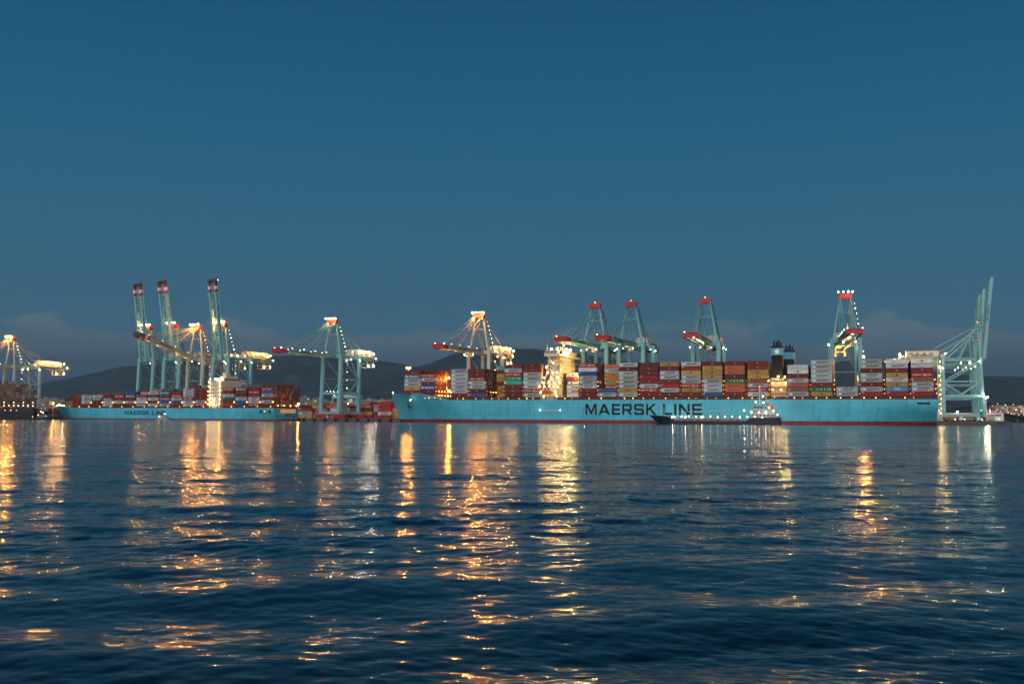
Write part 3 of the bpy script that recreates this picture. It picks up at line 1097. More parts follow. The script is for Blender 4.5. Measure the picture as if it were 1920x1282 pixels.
rr.rail((XB - 1.5, -.4, 46.1), (XB + 9, -.4, 46.1), 1.0, 2.0, .05)
rr.build('deck_railing', M_WHITE, SHIP)
for (dx, y, z, pw) in ((0.2, 4.6, 26.9, 900), (5, 4.6, 27.3, 900), (10, 4.7, 26.8, 900), (14, 4.6, 27.2, 900), (1, 4.6, 30.5, 1000), (7, 4.6, 30.3, 1000), (13, 4.7, 30.4, 1000),
                       (4, 4.7, 33.8, 1100), (8.5, 4.6, 33.7, 1100), (12, 4.7, 33.8, 1000), (2.8, 4.6, 37.4, 1200), (9.5, 4.6, 40.4, 2000),
                       (-1.2, .4, 24.4, 700), (3, .4, 24.4, 700), (7, .4, 24.6, 700), (11, .4, 24.4, 700), (14.4, .3, 24.0, 700),
                       (-.5, .6, 20.6, 350), (6, .6, 20.5, 350), (12, .6, 20.6, 350), (2, .6, 17.6, 300), (13.5, .6, 17.8, 300)):
    bulb(sup, (XB - 3.6 + dx * .8, y - .4, z), C_YELLOW, pw * .42, .42)
for (dx, y, z, pw) in ((4, 12, 50.5, 1300), (8, 20, 50.4, 1300), (8, 30, 50.6, 1600), (9.6, 9, 47.6, 1500), (9.6, 18, 47.3, 1500), (2, 5, 49.6, 900)):
    bulb(sup, (XB + dx, y, z), C_YELLOW, pw * 3.0, .34)
# pole lamps added aft of the block to brighten its after face
fp = MB()
for (dx, y, z, pw) in ((21, 11, 31, 14000), (21, 26, 34, 14000), (21, 40, 31, 9000)):
    fp.beam((XB + dx, y, SZD), (XB + dx, y, z), .3)
    bulb(sup, (XB + dx, y, z + .5), C_YELLOW, pw, .34, 'floodlight')
fp.build('lamp_pole', M_CREAM, SHIP)

# funnels -------------------------------------------------------------------
FX = near_x(1447, 8)
fb = MB()
fb.box(FX - 1, FX + 9.5, 6, SB - 6, SZD, 27.5)
for z in (19.5, 23.5, 27.5):
    fb.box(FX - 1.5, FX + 10.0, 4.5, SB - 4.5, z - .1, z + .06)
fbo = fb.build('engine_casing', mat('casing_buff', (.40, .31, .16), .6, streak=.3), SHIP)
fr_ = MB()
for z in (19.56, 23.56, 27.56):
    fr_.rail((FX - 1.4, 4.6, z), (FX + 9.9, 4.6, z), 1.0, 2.0, .05)
fr_.build('deck_railing', M_WHITE, SHIP)
for yy, xo, hz in ((10.0, 0.0, 48.2), (31.0, 5.6, 46.8)):
    f1 = MB()
    f1.box(FX + xo, FX + xo + 6.8, yy, yy + 8, 27.5, hz)
    f1.box(FX + xo - .4, FX + xo + 7.2, yy - .4, yy + 8.4, hz, hz + .9)
    for q, (a, b_, hh_) in enumerate(((1.6, 2, 3.2), (4.2, 2.5, 3.8), (5.4, 5, 2.8), (2.8, 5.5, 3.0))):
        f1.tube((FX + xo + a, yy + b_, hz + .9), (FX + xo + a, yy + b_, hz + .9 + hh_), .5)
    fo = f1.build('funnel', M_FUNNEL, SHIP)
    f2 = MB()
    f2.box(FX + xo - .06, FX + xo + 6.86, yy - .06, yy + 8.06, hz - 4.8, hz - .3)
    f2.build('funnel_band', M_SKYBLUE, fo)
    if yy < 20:
        f3 = MB()
        sp = star_poly(FX + xo + 3.4, hz - 2.55, 2.1, inner=.45)
        f3.add([(a, yy - .1, b) for a, b in sp], [tuple(range(len(sp)))])
        f3.build('star_emblem', M_WHT, fo)
for (dx, y, z, pw) in ((4.5, 2.0, 29.5, 1500), (8.5, 4.0, 29.6, 900), (1, 4.0, 25.6, 600), (5, 4.0, 25.6, 700), (9, 4.0, 25.6, 700), (10.5, 3.5, 33.5, 500), (1, 4.0, 21.6, 500),
                       (6, 4.0, 21.6, 600), (9.5, 4.0, 17.2, 500), (2, 4.0, 17.2, 500), (-1.5, 3, 27, 250)):
    bulb(fbo, (FX + dx, y, z), C_YELLOW, pw * (2.2 if z > 29 else .32), .26)
lf = MB()
lf.ball((0, 0, 0), 4.0, 1.4, 1.3, 14, 8)
lf.box(-2.2, 2.0, -.8, .8, 1.0, 1.7)
p = ship_w(XB + 1.0, -.9, 20.6)
tag(lf.build('lifeboat', M_ORANGE, None, p, (0, 0, -TH), smooth=True), 'enclosed orange lifeboat hanging beside the lit bridge block', 'lifeboat')

# ------------------------------------------------------------------ bunker tanker alongside
TY = -19.0
tx0, tx1 = near_x(1213, TY), near_x(1461, TY)
TL = tx1 - tx0
tp = ship_w(tx1, TY)
TK = thing('bunker_tanker', 'small black bunker tanker with lit white wheelhouse alongside the large turquoise hull', 'tanker', tp, -TH)
tb = MB()
B2 = 13.0
st_ = [(-TL, 5.6, .02), (-TL + 4, 5.4, .35), (-TL + 10, 5.0, .75), (-TL + 14, 4.2, .92), (-TL + 15, 2.2, .95), (-TL + 24, 2.0, 1), (-30, 1.9, 1), (-20, 2.2, 1), (-17, 4.0, 1), (-1, 4.4, .96), (0, 4.5, .9)]
prev = None
for (x, zt2, hb) in st_:
    hb_w = max(.01, hb - (.22 if x < -TL + 12 else .0))
    xw = x + (6.5 if x < -TL + 1 else (3.5 if x < -TL + 5 else 0))
    ring = [(xw, B2 / 2 - B2 / 2 * hb_w, -.5), (x, B2 / 2 - B2 / 2 * hb, zt2), (x, B2 / 2 + B2 / 2 * hb, zt2), (xw, B2 / 2 + B2 / 2 * hb_w, -.5)]
    if prev:
        tb.add(prev + ring, [(0, 4, 5, 1), (1, 5, 6, 2), (2, 6, 7, 3)])
    prev = ring
tb.add(prev, [(0, 1, 2, 3)])
tb.build('hull', M_BLACKH, TK)
wl_ = MB()
for zz in (1.0, 2.6):
    pass
pp = MB()
for k in range(4):
    pp.tube((-TL + 18, 3.0 + k * 2.2, 3.0), (-24, 3.0 + k * 2.2, 3.0), .22)
for x in np.arange(-TL + 18, -22, 4.0):
    pp.box(x, x + .25, 1.5, B2 - 1.5, 2.0, 3.2)
    pp.tube((x + 1.5, 4.5, 2), (x + 1.5, 4.5, 4.2), .35)
pp.rail((-TL + 15, .4, 2.1), (-20, .4, 2.1), 1.2, 2.0, .06)
pp.build('deck_piping', mat('pipe_orange', (0.42, 0.13, 0.05), 0.5), TK)
th_ = MB()
th_.box(-17, -1.5, 1.0, B2 - 1.0, 4.2, 6.9)
th_.box(-16, -3, 1.6, B2 - 1.6, 6.9, 9.4)
th_.box(-15.5, -9.5, 2.0, B2 - 2.0, 9.4, 12.0)
th_.box(-15.9, -9.1, 1.6, B2 - 1.6, 12.0, 12.2)
th_.box(-6, -3.6, 4, 7.5, 9.4, 12.6)
hs = th_.build('wheelhouse', mat('tanker_grey', (.36, .36, .35), .6, streak=.3), TK)
hs.scale = (1, 1, .9); hs.location = (0, 0, .3)
tw = WB()
for j in range(3):
    tw.box(-15.1 + j * 1.9, -13.7 + j * 1.9, 1.94, 2.0, 9.9, 10.8)
for j in range(6):
    tw.box(-15.2 + j * 2.0, -14.4 + j * 2.0, 1.54, 1.6, 7.4, 8.1)
    tw.box(-16.2 + j * 2.3, -15.4 + j * 2.3, .94, 1.0, 5.3, 6.0)
tw.build('window', M_GLASS, TK)
tm = MB()
tm.tube((-12, B2 / 2, 12.2), (-12, B2 / 2, 22.5), .2, .12)
tm.beam((-12, B2 / 2 - 2, 18), (-12, B2 / 2 + 2, 18), .15)
tm.beam((-13.5, B2 / 2, 16), (-10.5, B2 / 2, 16), .2)
tm.beam((-12, B2 / 2, 13.0), (0.8, B2 / 2, 17.5), .18)
tm.beam((-5, 5, 12.5), (-12, B2 / 2, 20), .08)
tm.build('mast', M_WHITE, TK)
tc_ = MB()
tc_.tube((-33, 3, 2), (-33, 3, 8.5), .4)
tc_.beam((-33, 3, 8.3), (-62, 3, 7.6), .5, .5, .25, .25)
tc_.beam((-33, 3, 8.3), (-30.5, 3, 6.2), .4)
tc_.build('hose_crane', mat('hose_crane', (0.5, 0.42, 0.36)), TK)
t2 = MB()
t2.tube((-TL + 10, 4, 5), (-TL + 10, 4, 11), .2, .1)
t2.build('foremast', M_WHITE, TK)
ob = MB()
ob.beam((-8, 1.6, 12.6), (-3.5, 1.6, 9.8), 1.8, 1.5)
ob.build('rescue_boat', M_ORANGE, TK)
for k in range(13):
    bulb(TK, (-TL + 17 + k * 4.4, 1.0, 4.5 + (k % 3) * .2), C_WHITE, 60, .24, 'deck_lamp')
for (x, y, z, pw) in ((-16.5, .4, 7.6, 500), (-12, .3, 7.4, 650), (-8, .4, 7.3, 650), (-3.5, .5, 8.3, 500), (-13.8, 1.2, 13.6, 900), (-9.5, 3, 13.2, 500),
                      (-10, 5, 16.8, 300), (-1.2, .6, 6, 250), (-6, .4, 10.3, 350)):
    bulb(TK, (x, y, z), C_WHITE, pw * .3, .24)
bulb(TK, (-12, B2 / 2, 22.8), C_RED, 60, .25)
for x in (-22, -14, -4):
    bulb(TK, (x, 12.2, 8.6), C_WHITE, 700, .26)
    bulb(TK, (x - 44, 11.5, 4.4), C_WHITE, 350, .25)

# ------------------------------------------------------------------ cranes
CR = {}


def cache(key, fn):
    if key not in CR:
        CR[key] = fn()
    return CR[key]


def crane(label, loc, rz, boom_deg=0.0, scale=1.0, pale=False, lamps='cool', trolley=20.0, drop=14.0, banded=False, top_lamp=0, power=1.0, house_lit=0.0,
          boomlen=70.0, boomtext=True, redtip=True, tower=False, dots=True, under=1.0):
    GZ, AZ, WY, BR, BK = 54.0, 84.0, 9.0, -30.0, -66.0
    body = M_CRANE_W if pale else M_CRANE
    t = 'p' if pale else 't'
    R = thing('quay_crane', label, 'quay crane', loc, rz, 'ship-to-shore container cranes', scale)

    def leg(x, y):
        m = MB()
        dx = 2.2 if x == 0 else 0
        m.beam((x + dx, y, 3.5), (x + dx * .45, y, 22), 2.9, 2.3, 3.0, 2.4)
        m.beam((x + dx * .45, y, 22), (x, y, GZ + 1.5), 3.0, 2.4, 2.6, 2.1)
        return m.mesh('leg', body)
    for x in (0, BR):
        for y in (-WY, WY):
            link('leg', cache(('leg', t, x, y), lambda: leg(x, y)), R)

    def xbeam(z0, z1, x1, w):
        return MB().box(BR + 1.2, x1, -w, w, z0, z1).mesh('portal_beam', body)

    def ybeam(z0, z1, w, e):
        return MB().box(-w, w, -e, e, z0, z1).mesh('cross_beam', body)
    for y in (-WY, WY):
        link('sill_beam', cache(('xs', t), lambda: xbeam(3.6, 5.6, 1.0, .8)), R, (0, y, 0))
        link('portal_beam', cache(('xp', t), lambda: xbeam(20.4, 22.8, .2, .9)), R, (0, y, 0))
    for x in (0, BR):
        xs = 2.2 if x == 0 else 0
        link('sill_beam', cache(('ys', t), lambda: ybeam(3.7, 5.7, .9, WY - 1.1)), R, (x + xs, 0, 0))
        link('portal_beam', cache(('yp', t), lambda: ybeam(20.5, 22.6, .9, WY - 1.1)), R, (x + xs * .4, 0, 0))
        link('cross_beam', cache(('yt', t), lambda: ybeam(GZ - 1.6, GZ + 1.5, 1.2, WY + 1.3)), R, (x, 0, 0))

    def brace():
        m = MB()
        for y in (-WY, WY):
            m.beam((-1, y, GZ - 2), (BR + 1, y, 35), .95)
            m.beam((0, y, 34.5), (BR, y, 34.5), .6)
            m.beam((-1, y, 33.5), (-15, y, 23), .7)
            m.beam((BR + 1, y, 33.5), (-15, y, 23), .7)
        m.beam((BR, -WY, 34), (BR, WY, 34), .7)
        m.beam((BR, -WY, 34), (BR, 0, GZ - 2), .6); m.beam((BR, WY, 34), (BR, 0, GZ - 2), .6)
        return m.mesh('brace', body)
    link('brace', cache(('brace', t), brace), R)

    def bogies():
        m = MB()
        for x in (2.2, BR):
            for y in (-WY, WY):
                m.box(x - .7, x + .7, y - 5.5, y + 5.5, 2.4, 3.3)
                for k in range(6):
                    m.tube((x - .5, y - 4.8 + k * 1.9, .75), (x + .5, y - 4.8 + k * 1.9, .75), .7, n=10)
                    m.box(x - .6, x + .6, y - 5.2 + k * 1.9, y - 4.2 + k * 1.9, 1.0, 2.4)
        return m.mesh('bogie', M_RED)
    link('bogie', cache('bogie', bogies), R)

    def girder():
        m = MB()
        for y in (-3.6, 3.6):
            m.box(BK, 3.0, y - .8, y + .8, GZ - 1.7, GZ + 1.1)
        for x in range(int(BK), 3, 9):
            m.box(x, x + .8, -3.0, 3.0, GZ - .9, GZ + .4)
        m.box(BK - 1.0, BK, -4.4, 4.4, GZ - 1.2, GZ + 1.0)
        for y in (-5.6, 4.6):
            m.box(BK, 3.0, y, y + 1.0, GZ + .1, GZ + .2)
        for y in (-5.5, 5.5):
            m.rail((BK, y, GZ + .2), (3, y, GZ + .2), 1.1, 3.0, .05)
        return m.mesh('girder', body)
    link('girder', cache(('girder', t), girder), R)

    def pylon():
        m = MB()
        for sy in (-1, 1):
            m.beam((0, sy * 8.0, GZ + 1.4), (-1.0, sy * 3.4, AZ - 2.4), 1.35, 1.2, 1.0, .9)
            m.beam((-1.5, sy * 3.4, AZ - 2.6), (BR, sy * 7.0, GZ + 1.4), .95, .95)
            m.beam((-.7, sy * 5.2, GZ + 17), (-15.5, sy * 5.2, GZ + 15.5), .3)
        m.beam((-.7, -4.9, GZ + 19), (-.7, 4.9, GZ + 19), .6)
        return m.mesh('pylon', body)
    link('pylon', cache(('pylon', t), pylon), R)

    def head():
        m = MB()
        m.add([(-3, -4.6, AZ + .9), (-3, 4.6, AZ + .9), (-3, 3.6, AZ - 1.6), (-3, -3.6, AZ - 1.6), (1.5, -4.6, AZ + .9), (1.5, 4.6, AZ + .9), (1.5, 3.6, AZ - 1.6), (1.5, -3.6, AZ - 1.6)],
              [(0, 1, 2, 3), (7, 6, 5, 4), (0, 4, 5, 1), (3, 2, 6, 7), (0, 3, 7, 4), (1, 5, 6, 2)])
        for y in (-3.4, 0, 3.4):
            m.tube((-.8, y - .3, AZ + 1.4), (-.8, y + .3, AZ + 1.4), 1.0, n=12)
        m.rail((-3, -4.7, AZ + .9), (-3, 4.7, AZ + .9), 1.1, 2, .05)
        m.rail((1.5, -4.7, AZ + .9), (1.5, 4.7, AZ + .9), 1.1, 2, .05)
        return m.mesh('sheave_platform', M_RED if redtip else body)
    link('sheave_platform', cache(('head', redtip), head), R)

    def stair():
        m = MB()
        # stair beside the landside pylon leg and down the leg
        p0, p1 = Vector((-2, 5.0, AZ - 2)), Vector((-7, 9.3, GZ + 2))
        n_ = 8
        for k in range(n_):
            a = p0.lerp(p1, k / n_); b = p0.lerp(p1, (k + 1) / n_)
            off = Vector((1.6 if k % 2 else -1.6, 0, 0))
            m.beam(a - off, b + off, .5, .12)
            m.box(b.x - 2.2, b.x + 2.2, b.y - .5, b.y + .5, b.z - .08, b.z)
        for k in range(7):
            z0, z1 = 22.8 + k * 4.3, 22.8 + (k + 1) * 4.3
            xx = BR / 2 * 0 - 3.2
            m.beam((xx - 1.5 * (-1) ** k, WY + 1.8, z0), (xx + 1.5 * (-1) ** k, WY + 1.8, z1), .6, .12)
            m.box(xx - 2, xx + 2, WY + 1.3, WY + 2.3, z1 - .08, z1)
        for xx in (-5.4, -1.2):
            m.beam((xx, WY + 1.8, 5), (xx, WY + 1.8, GZ), .18)
        return m.mesh('stairway', M_STEEL)
    link('stairway', cache('stair', stair), R)

    def house():
        m = MB()
        m.box(BK + 6, -33, -5.2, 5.2, GZ + 2.2, GZ + 7.6)
        m.add([(BK + 6, -5.2, GZ + 7.6), (-33, -5.2, GZ + 7.6), (-33, 5.2, GZ + 7.6), (BK + 6, 5.2, GZ + 7.6), (BK + 6, 0, GZ + 8.4), (-33, 0, GZ + 8.4)],
              [(0, 1, 5, 4), (2, 3, 4, 5), (1, 2, 5), (3, 0, 4)])
        m.box(BK + 5, -32, -6.2, 6.2, GZ + 1.9, GZ + 2.15)
        m.box(-31.5, -27, -3, 3, GZ + 1.6, GZ + 4.6)
        return m.mesh('machinery_house', M_HOUSE)
    ho = link('machinery_house', cache('house', house), R)

    def hrail():
        m = MB()
        for y in (-6.1, 6.1):
            m.rail((BK + 5, y, GZ + 2.15), (-32, y, GZ + 2.15), 1.1, 2.5, .05)
        m.rail((BK + 6.5, -5, GZ + 7.9), (-33.5, -5, GZ + 7.9), 1.0, 3, .05)
        for j in range(4):
            m.box(BK + 9 + j * 5.5, BK + 11.5 + j * 5.5, -5.26, -5.2, GZ + 4.6, GZ + 5.8)
        return m.mesh('house_railing', M_STEEL)
    link('house_railing', cache('hrail', hrail), ho)
    if boomtext:
        tm_ = text_mesh('APM TERMINALS', 2.4, M_LETTER)
        for sy, rzz in ((-5.3, 0), (5.3, pi)):
            link('lettering', tm_, ho, ((BK - 27) / 2, sy, GZ + 3.6), (pi / 2, 0, rzz))

    def tail():
        m = MB()
        for y in (-3.2, 3.2):
            m.beam((BK + 2, y, GZ - 1.5), (BK + 2, y, GZ - 7.5), .5)
            m.beam((BK + 12, y, GZ - 1.5), (BK + 12, y, GZ - 7.5), .5)
            m.beam((BK + 2, y, GZ - 7.3), (BK + 12, y, GZ - 7.3), .5)
        m.box(BK + 3, BK + 11, -3, 3, GZ - 4.4, GZ - 4.0)
        m.beam((BK - 1, 3.2, GZ + 1), (BK + 5, 3.2, GZ + 4), .3)
        m.beam((BK - 1, -3.2, GZ + 1), (BK + 5, -3.2, GZ + 4), .3)
        m.box(BK - 7, BK - 1, -3.8, 3.8, GZ - .6, GZ - .3)
        return m.mesh('tail_platform', M_HOUSE)
    link('tail_platform', cache('tail', tail), R)

    # boom --------------------------------------------------------------
    def boom():
        m = MB()
        e = boomlen
        for y in (-3.6, 3.6):
            m.box(0, e - 10, y - .85, y + .85, -1.7, 1.0)
            m.box(0.0, e - 10, y - .7 if y > 0 else y - 1.6, y + 1.6 if y > 0 else y + .7, 1.02, 1.12)
        for k in range(9):
            m.box(2 + k * 7, 2.7 + k * 7, -3.0, 3.0, -.6, .6)
        for y in (-4.9, 4.9):
            m.rail((0, y, 1.1), (e, y, 1.1), 1.1, 4.0, .05)
        for x in (30, 58):
            m.beam((x, -3.6, 1), (x, -3.6, 3.2), .8); m.beam((x, 3.6, 1), (x, 3.6, 3.2), .8)
        return m.mesh('boom', body)

    def tip():
        m = MB()
        e = boomlen
        segs = ((e - 10, e - 7.6, 0), (e - 7.6, e - 4.6, 1), (e - 4.6, e - 2.2, 0), (e - 2.2, e, 2)) if banded else ((e - 10, e - 8.2, 1), (e - 8.2, e, 0))
        for (a, b, mi) in segs:
            for y in (-3.6, 3.6):
                m.box(a, b, y - .95, y + .95, -1.8, 1.15, mi)
        m.box(e - .3, e + 1.0, -4.9, 4.9, -1.5, 1.0, 2 if banded else 0)
        m.box(e - 1.5, e + 2.0, -4.6, 4.6, 1.25, 1.4, 2)
        m.rail((e + 2.4, -4.5, 1.4), (e + 2.4, 4.5, 1.4), 1.1, 1.5, .06)
        return m.mesh('boom_tip', [M_RED, M_WHT, M_STEEL] if redtip else [body, body, M_STEEL])
    B = link('boom', cache(('boom', t, boomlen), boom), R, (3.0, 0, GZ), (0, -radians(boom_deg), 0))
    link('boom_tip', cache(('tip', banded, boomlen, redtip, t), tip), B)
    if boomtext:
        tb_ = text_mesh('APM TERMINALS', 2.1, M_LETTER)
        link('lettering', tb_, B, (40, -4.5, -.3), (pi / 2, 0, 0))
        link('lettering', tb_, B, (40, 4.5, -.3), (pi / 2, 0, pi))

        def slashes():
            m = MB()
            for sy in (-4.5, 4.5):
                for q in (0, 1.3):
                    m.add([(23 + q, sy, -1.0), (23.9 + q, sy, -1.0), (26.4 + q, sy, .9), (25.5 + q, sy, .9)], [(0, 1, 2, 3)])
            return m.mesh('slash_emblem', mat('slash_orange', (0.75, 0.2, 0.05)))
        link('slash_emblem', cache('slash', slashes), B)
    a = radians(boom_deg)

    def bp(x, y, z):
        return Vector((3.0 + x * cos(a) - z * sin(a), y, GZ + x * sin(a) + z * cos(a)))

    def stays():
        m = MB()
        for sy in (-1, 1):
            A = Vector((-.5, sy * 3.2, AZ - .5))
            for x in (30, 58):
                E = bp(x, sy * 3.6, 3.0)
                if boom_deg > 40:
                    mid = A.lerp(E, .5) + Vector((3 if x > 40 else 2, 0, -6))
                    m.beam(A, mid, .32); m.beam(mid, E, .32)
                else:
                    mid = A.lerp(E, .5) - Vector((0, 0, 1.4 + x * .02))
                    m.beam(A, mid, .5, .75); m.beam(mid, E, .5, .75)
                    m.beam(A + Vector((0, sy * .8, .8)), E + Vector((1.5, sy * .6, 0)), .3)
            m.beam((-2, sy * 3.3, AZ - 1), (BK + 14, sy * 3.6, GZ + 1.2), .45)
            m.beam((-2, sy * 3.3, AZ - 1.6), (-16, sy * 3.6, GZ + 1.2), .55)
        return m.mesh('stay', body)
    link('stay', cache(('stay', t, boom_deg, boomlen), stays), R)

    # trolley, cab, spreader ------------------------------------------------
    def troll():
        m = MB()
        m.box(-3, 3, -3.0, 3.0, -2.0, -1.4)
        m.box(-3.2, -2.8, -3.2, 3.2, -1.5, -.9); m.box(2.8, 3.2, -3.2, 3.2, -1.5, -.9)
        m.box(3.4, 6.0, 1.0, 3.6, -5.0, -2.2)
        m.box(3.6, 5.8, 1.2, 3.4, -2.2, -1.5)
        return m.mesh('trolley', M_HOUSE)
    tr = link('trolley', cache('troll', troll), R, (3 + trolley, 0, GZ) if boom_deg < 5 else (-12, 0, GZ))
    if drop > 0:
        def spr():
            m = MB()
            for x, y in ((-1, -2.8), (-1, 2.8), (1, -2.8), (1, 2.8)):
                m.beam((x, y * .6, -2), (x, y, -drop), .12)
            m.box(-1.2, 1.2, -6.1, 6.1, -drop - .5, -drop)
            m.box(-.9, .9, -3, 3, -drop, -drop + 1.0)
            return m.mesh('spreader', mat('spreader_rust', (0.32, 0.06, 0.03)))
        link('spreader', cache(('spr', drop), spr), tr)
    # lamps ---------------------------------------------------------------
    P = power
    cl = {'cool': C_COOL, 'warm': C_WARM, 'white': C_WHITE}[lamps]
    bulb(tr, (4, -3.5, -3.0), C_WHITE, 300 * P, .3)
    bulb(tr, (4, 4.0, -3.0), C_WHITE, 300 * P, .3)
    if boom_deg < 40:
        for k in range(8):
            if dots:
                bulb(B, (5 + k * 8.2, 5.0 * (1 if k % 2 else -1), 2.3), cl if k % 3 else C_WHITE, 60 * P, .22)
        bulb(B, (boomlen - 2, -4, 2.3), C_WHITE, 90, .26)
        for k in range(5):
            bulb(B, (7 + k * 12, 0, -.4), C_YELLOW, 800 * under, .16, 'floodlight')  # hidden bulbs added between the girders to brighten the boom underside
    if dots:
        bulb(B, (boomlen + .5, 4.5, 2.0), C_COOL, 90 * P, .26)
        for k in range(7):
            q = (k + .5) / 7
            bulb(R, Vector((-2, 5.9, AZ - 3)).lerp(Vector((-7.2, 10.4, GZ + 3)), q), C_COOL if k % 2 else C_WHITE, (20 + 22 * (k % 3)) * P, .2, 'stair_lamp')
        for k in range(4):
            bulb(R, (-6.5, WY + 2.6, 26 + k * 7.0), C_WHITE, 35 * P, .2, 'stair_lamp')
        for k in range(5):
            bulb(R, (-3 - k * 5.6, -WY - 1.3, 23.6), C_WHITE, 40 * P, .2)
    for x, y in ((-1, -WY - 2.2), (-14, WY + 1.8), (BR + 2, WY + 2.2)):
        bulb(R, (x, y, GZ - 2.6), cl, 450 * P, .3)
    if tower:
        tw_ = MB()
        for xx in (BR - 4.6, BR - 2.0):
            for yy in (-WY - 1.3, -WY + 1.3):
                tw_.beam((xx, yy, 3), (xx, yy, GZ), .22)
        for k in range(12):
            z0 = 4 + k * 4.1
            tw_.beam((BR - 4.6, -WY - 1.3, z0), (BR - 2.0, -WY - 1.3, z0 + 4.1), .2)
            tw_.box(BR - 4.8, BR - 1.8, -WY - 1.5, -WY + 1.5, z0 + 4.0, z0 + 4.1)
        tw_.build('stair_tower', M_HOUSE, R)
        for k in range(12):
            bulb(R, (BR - 3.3 + (k % 2), -WY - 2.0, 6.5 + k * 4.1), C_YELLOW, 260, .3, 'stair_lamp')
    if house_lit:
        for (x, y, z, w) in ((BK + 12, 9.6, GZ + 4.5, .8), (BK + 20, 9.6, GZ + 6, .7), (BK + 28, 9.4, GZ + 6, .6), (BK + 1.4, 3, GZ + 5.5, 1.3), (BK + 1.0, -4, GZ + 4.0, 1.3), (BK - 3, 3, GZ + 1.2, .8),
                             (BK + 2, 3.8, GZ - 5.5, .8), (BK + 11, 3.8, GZ - 6.2, .5), (-27, 4.5, GZ + 5.8, .5)):
            bulb(ho, (x, y, z), C_WARM if (house_lit > 1.4 and not tower) else (C_WHITE if lamps == 'cool' else C_YELLOW), 2400 * w * house_lit, .34, 'floodlight')
    if top_lamp:
        for y, w in ((-4.4, .5), (-1.2, .7), (2.0, .8), (4.9, 1.4)):
            bulb(R, (3.6, y, AZ + 2.6), C_SODIUM if top_lamp > .45 and lamps != 'cool' or top_lamp > 1 else (C_WARM if top_lamp > .3 else C_WHITE), 10000 * top_lamp * w, .42, 'head_lamp')
    else:
        bulb(R, (-.5, 0, AZ + 2.6), C_RED, 160, .32, 'head_lamp')
    return R


QY = 64.0      # crane rail behind the large ship


def qpos(px, y=QY):
    p = ship_w(near_x(px, y), y)
    p.z = 2.6
    return p


def rzc(deg):
    return -radians(90 + deg)


crane('pale quay crane with a bright orange-lit head standing right of the lit bow containers', qpos(898), rzc(21), 0, .92, pale=True, lamps='warm', trolley=14, drop=0, top_lamp=1.7, power=.8, house_lit=1.8, boomlen=74)
crane('teal quay crane standing alone on the bare quay between the two turquoise ships', qpos(622, 60), rzc(23), 0, .905, lamps='cool', trolley=-25, drop=0, top_lamp=.6, power=1.0, house_lit=.8, boomlen=76)
crane('teal quay crane just right of the lit bridge block, left one of the close pair', qpos(1116), rzc(23), 0, .975, lamps='cool', trolley=2, drop=0, power=.35, dots=False)
crane('teal quay crane of the close pair, right one with its boom overlapping its neighbour', qpos(1184), rzc(22), 0, .98, lamps='cool', trolley=2, drop=0, power=.4, dots=False)
crane('teal quay crane left of the funnel, lowering a spreader behind the stacks', qpos(1324), rzc(18.5), 0, .985, lamps='cool', trolley=-6, drop=26, power=.4, dots=False)
crane('teal quay crane aft of the funnel with its lit boom pointing straight at the viewer', qpos(1588), rzc(14.5), 0, .985, lamps='white', trolley=20, drop=38, top_lamp=.06, power=1.2)

# second berth ---------------------------------------------------------------
TH2 = radians(24.0)
O2X, O2Y = -207.0, 868.0


def near2(px, yoff=0.0):
    t = (px - 960.0) / F
    ox, oy = O2X + yoff * sin(TH2), O2Y + yoff * cos(TH2)
    return (oy * t - ox) / (cos(TH2) + t * sin(TH2))


def w2(x, y, z=0.0):
    return Vector((O2X + x * cos(TH2) + y * sin(TH2), O2Y - x * sin(TH2) + y * cos(TH2), z))


def q2(px, y=52.0):
    p = w2(near2(px, y), y)
    p.z = 2.6
    return p


crane('leftmost of the three quay cranes with raised booms, banded red and white tip', q2(274), rzc(26), 81, 1.06, trolley=0, drop=0, banded=True, power=.25, top_lamp=.44, dots=False)
crane('middle of the three quay cranes with raised booms, banded red and white tip', q2(322), rzc(26), 80, 1.07, trolley=0, drop=0, banded=True, power=.3, top_lamp=.08, dots=False)
crane('quay crane whose boom is lifted only slightly, crossing in front of the raised-boom cranes', q2(366), rzc(26), 15, 1.04, pale=True, lamps='warm', trolley=0, drop=0, banded=True, power=.6, top_lamp=1.2, house_lit=.5)
crane('right one of the raised-boom quay cranes, with brightly lit machinery house', q2(414), rzc(26), 81, 1.055, trolley=0, drop=0, banded=True, lamps='white', power=.9, top_lamp=1.1, house_lit=1.5)
crane('quay crane at the left edge with an orange-lit head behind the black ship', at(18, 779, 985), rzc(30), 0, .90, pale=True, lamps='cool', trolley=-20, drop=0, power=1.2, top_lamp=2.0, house_lit=1.8)

# east face cranes, booms raised
for i, (px, D, lab) in enumerate(((1838, 872, 'nearest raised-boom quay crane at the right end, its lit house left of the legs'),
                                  (1829, 925, 'second raised-boom quay crane at the right end, mostly behind the nearest one'),
                                  (1822, 968, 'farthest raised-boom quay crane at the right end, only its slim boom clear'))):
    p = at(px, 780, D); p.z = 2.6
    crane(lab, p, radians(-19.5), 83.5 if i == 0 else 85, 1.0 if i == 0 else .97, trolley=0, drop=0, power=2.0 if i == 0 else .3, lamps='white', house_lit=2.6 if i == 0 else (1.3 if i == 1 else 0), boomlen=71, redtip=False, tower=i == 0, dots=False)

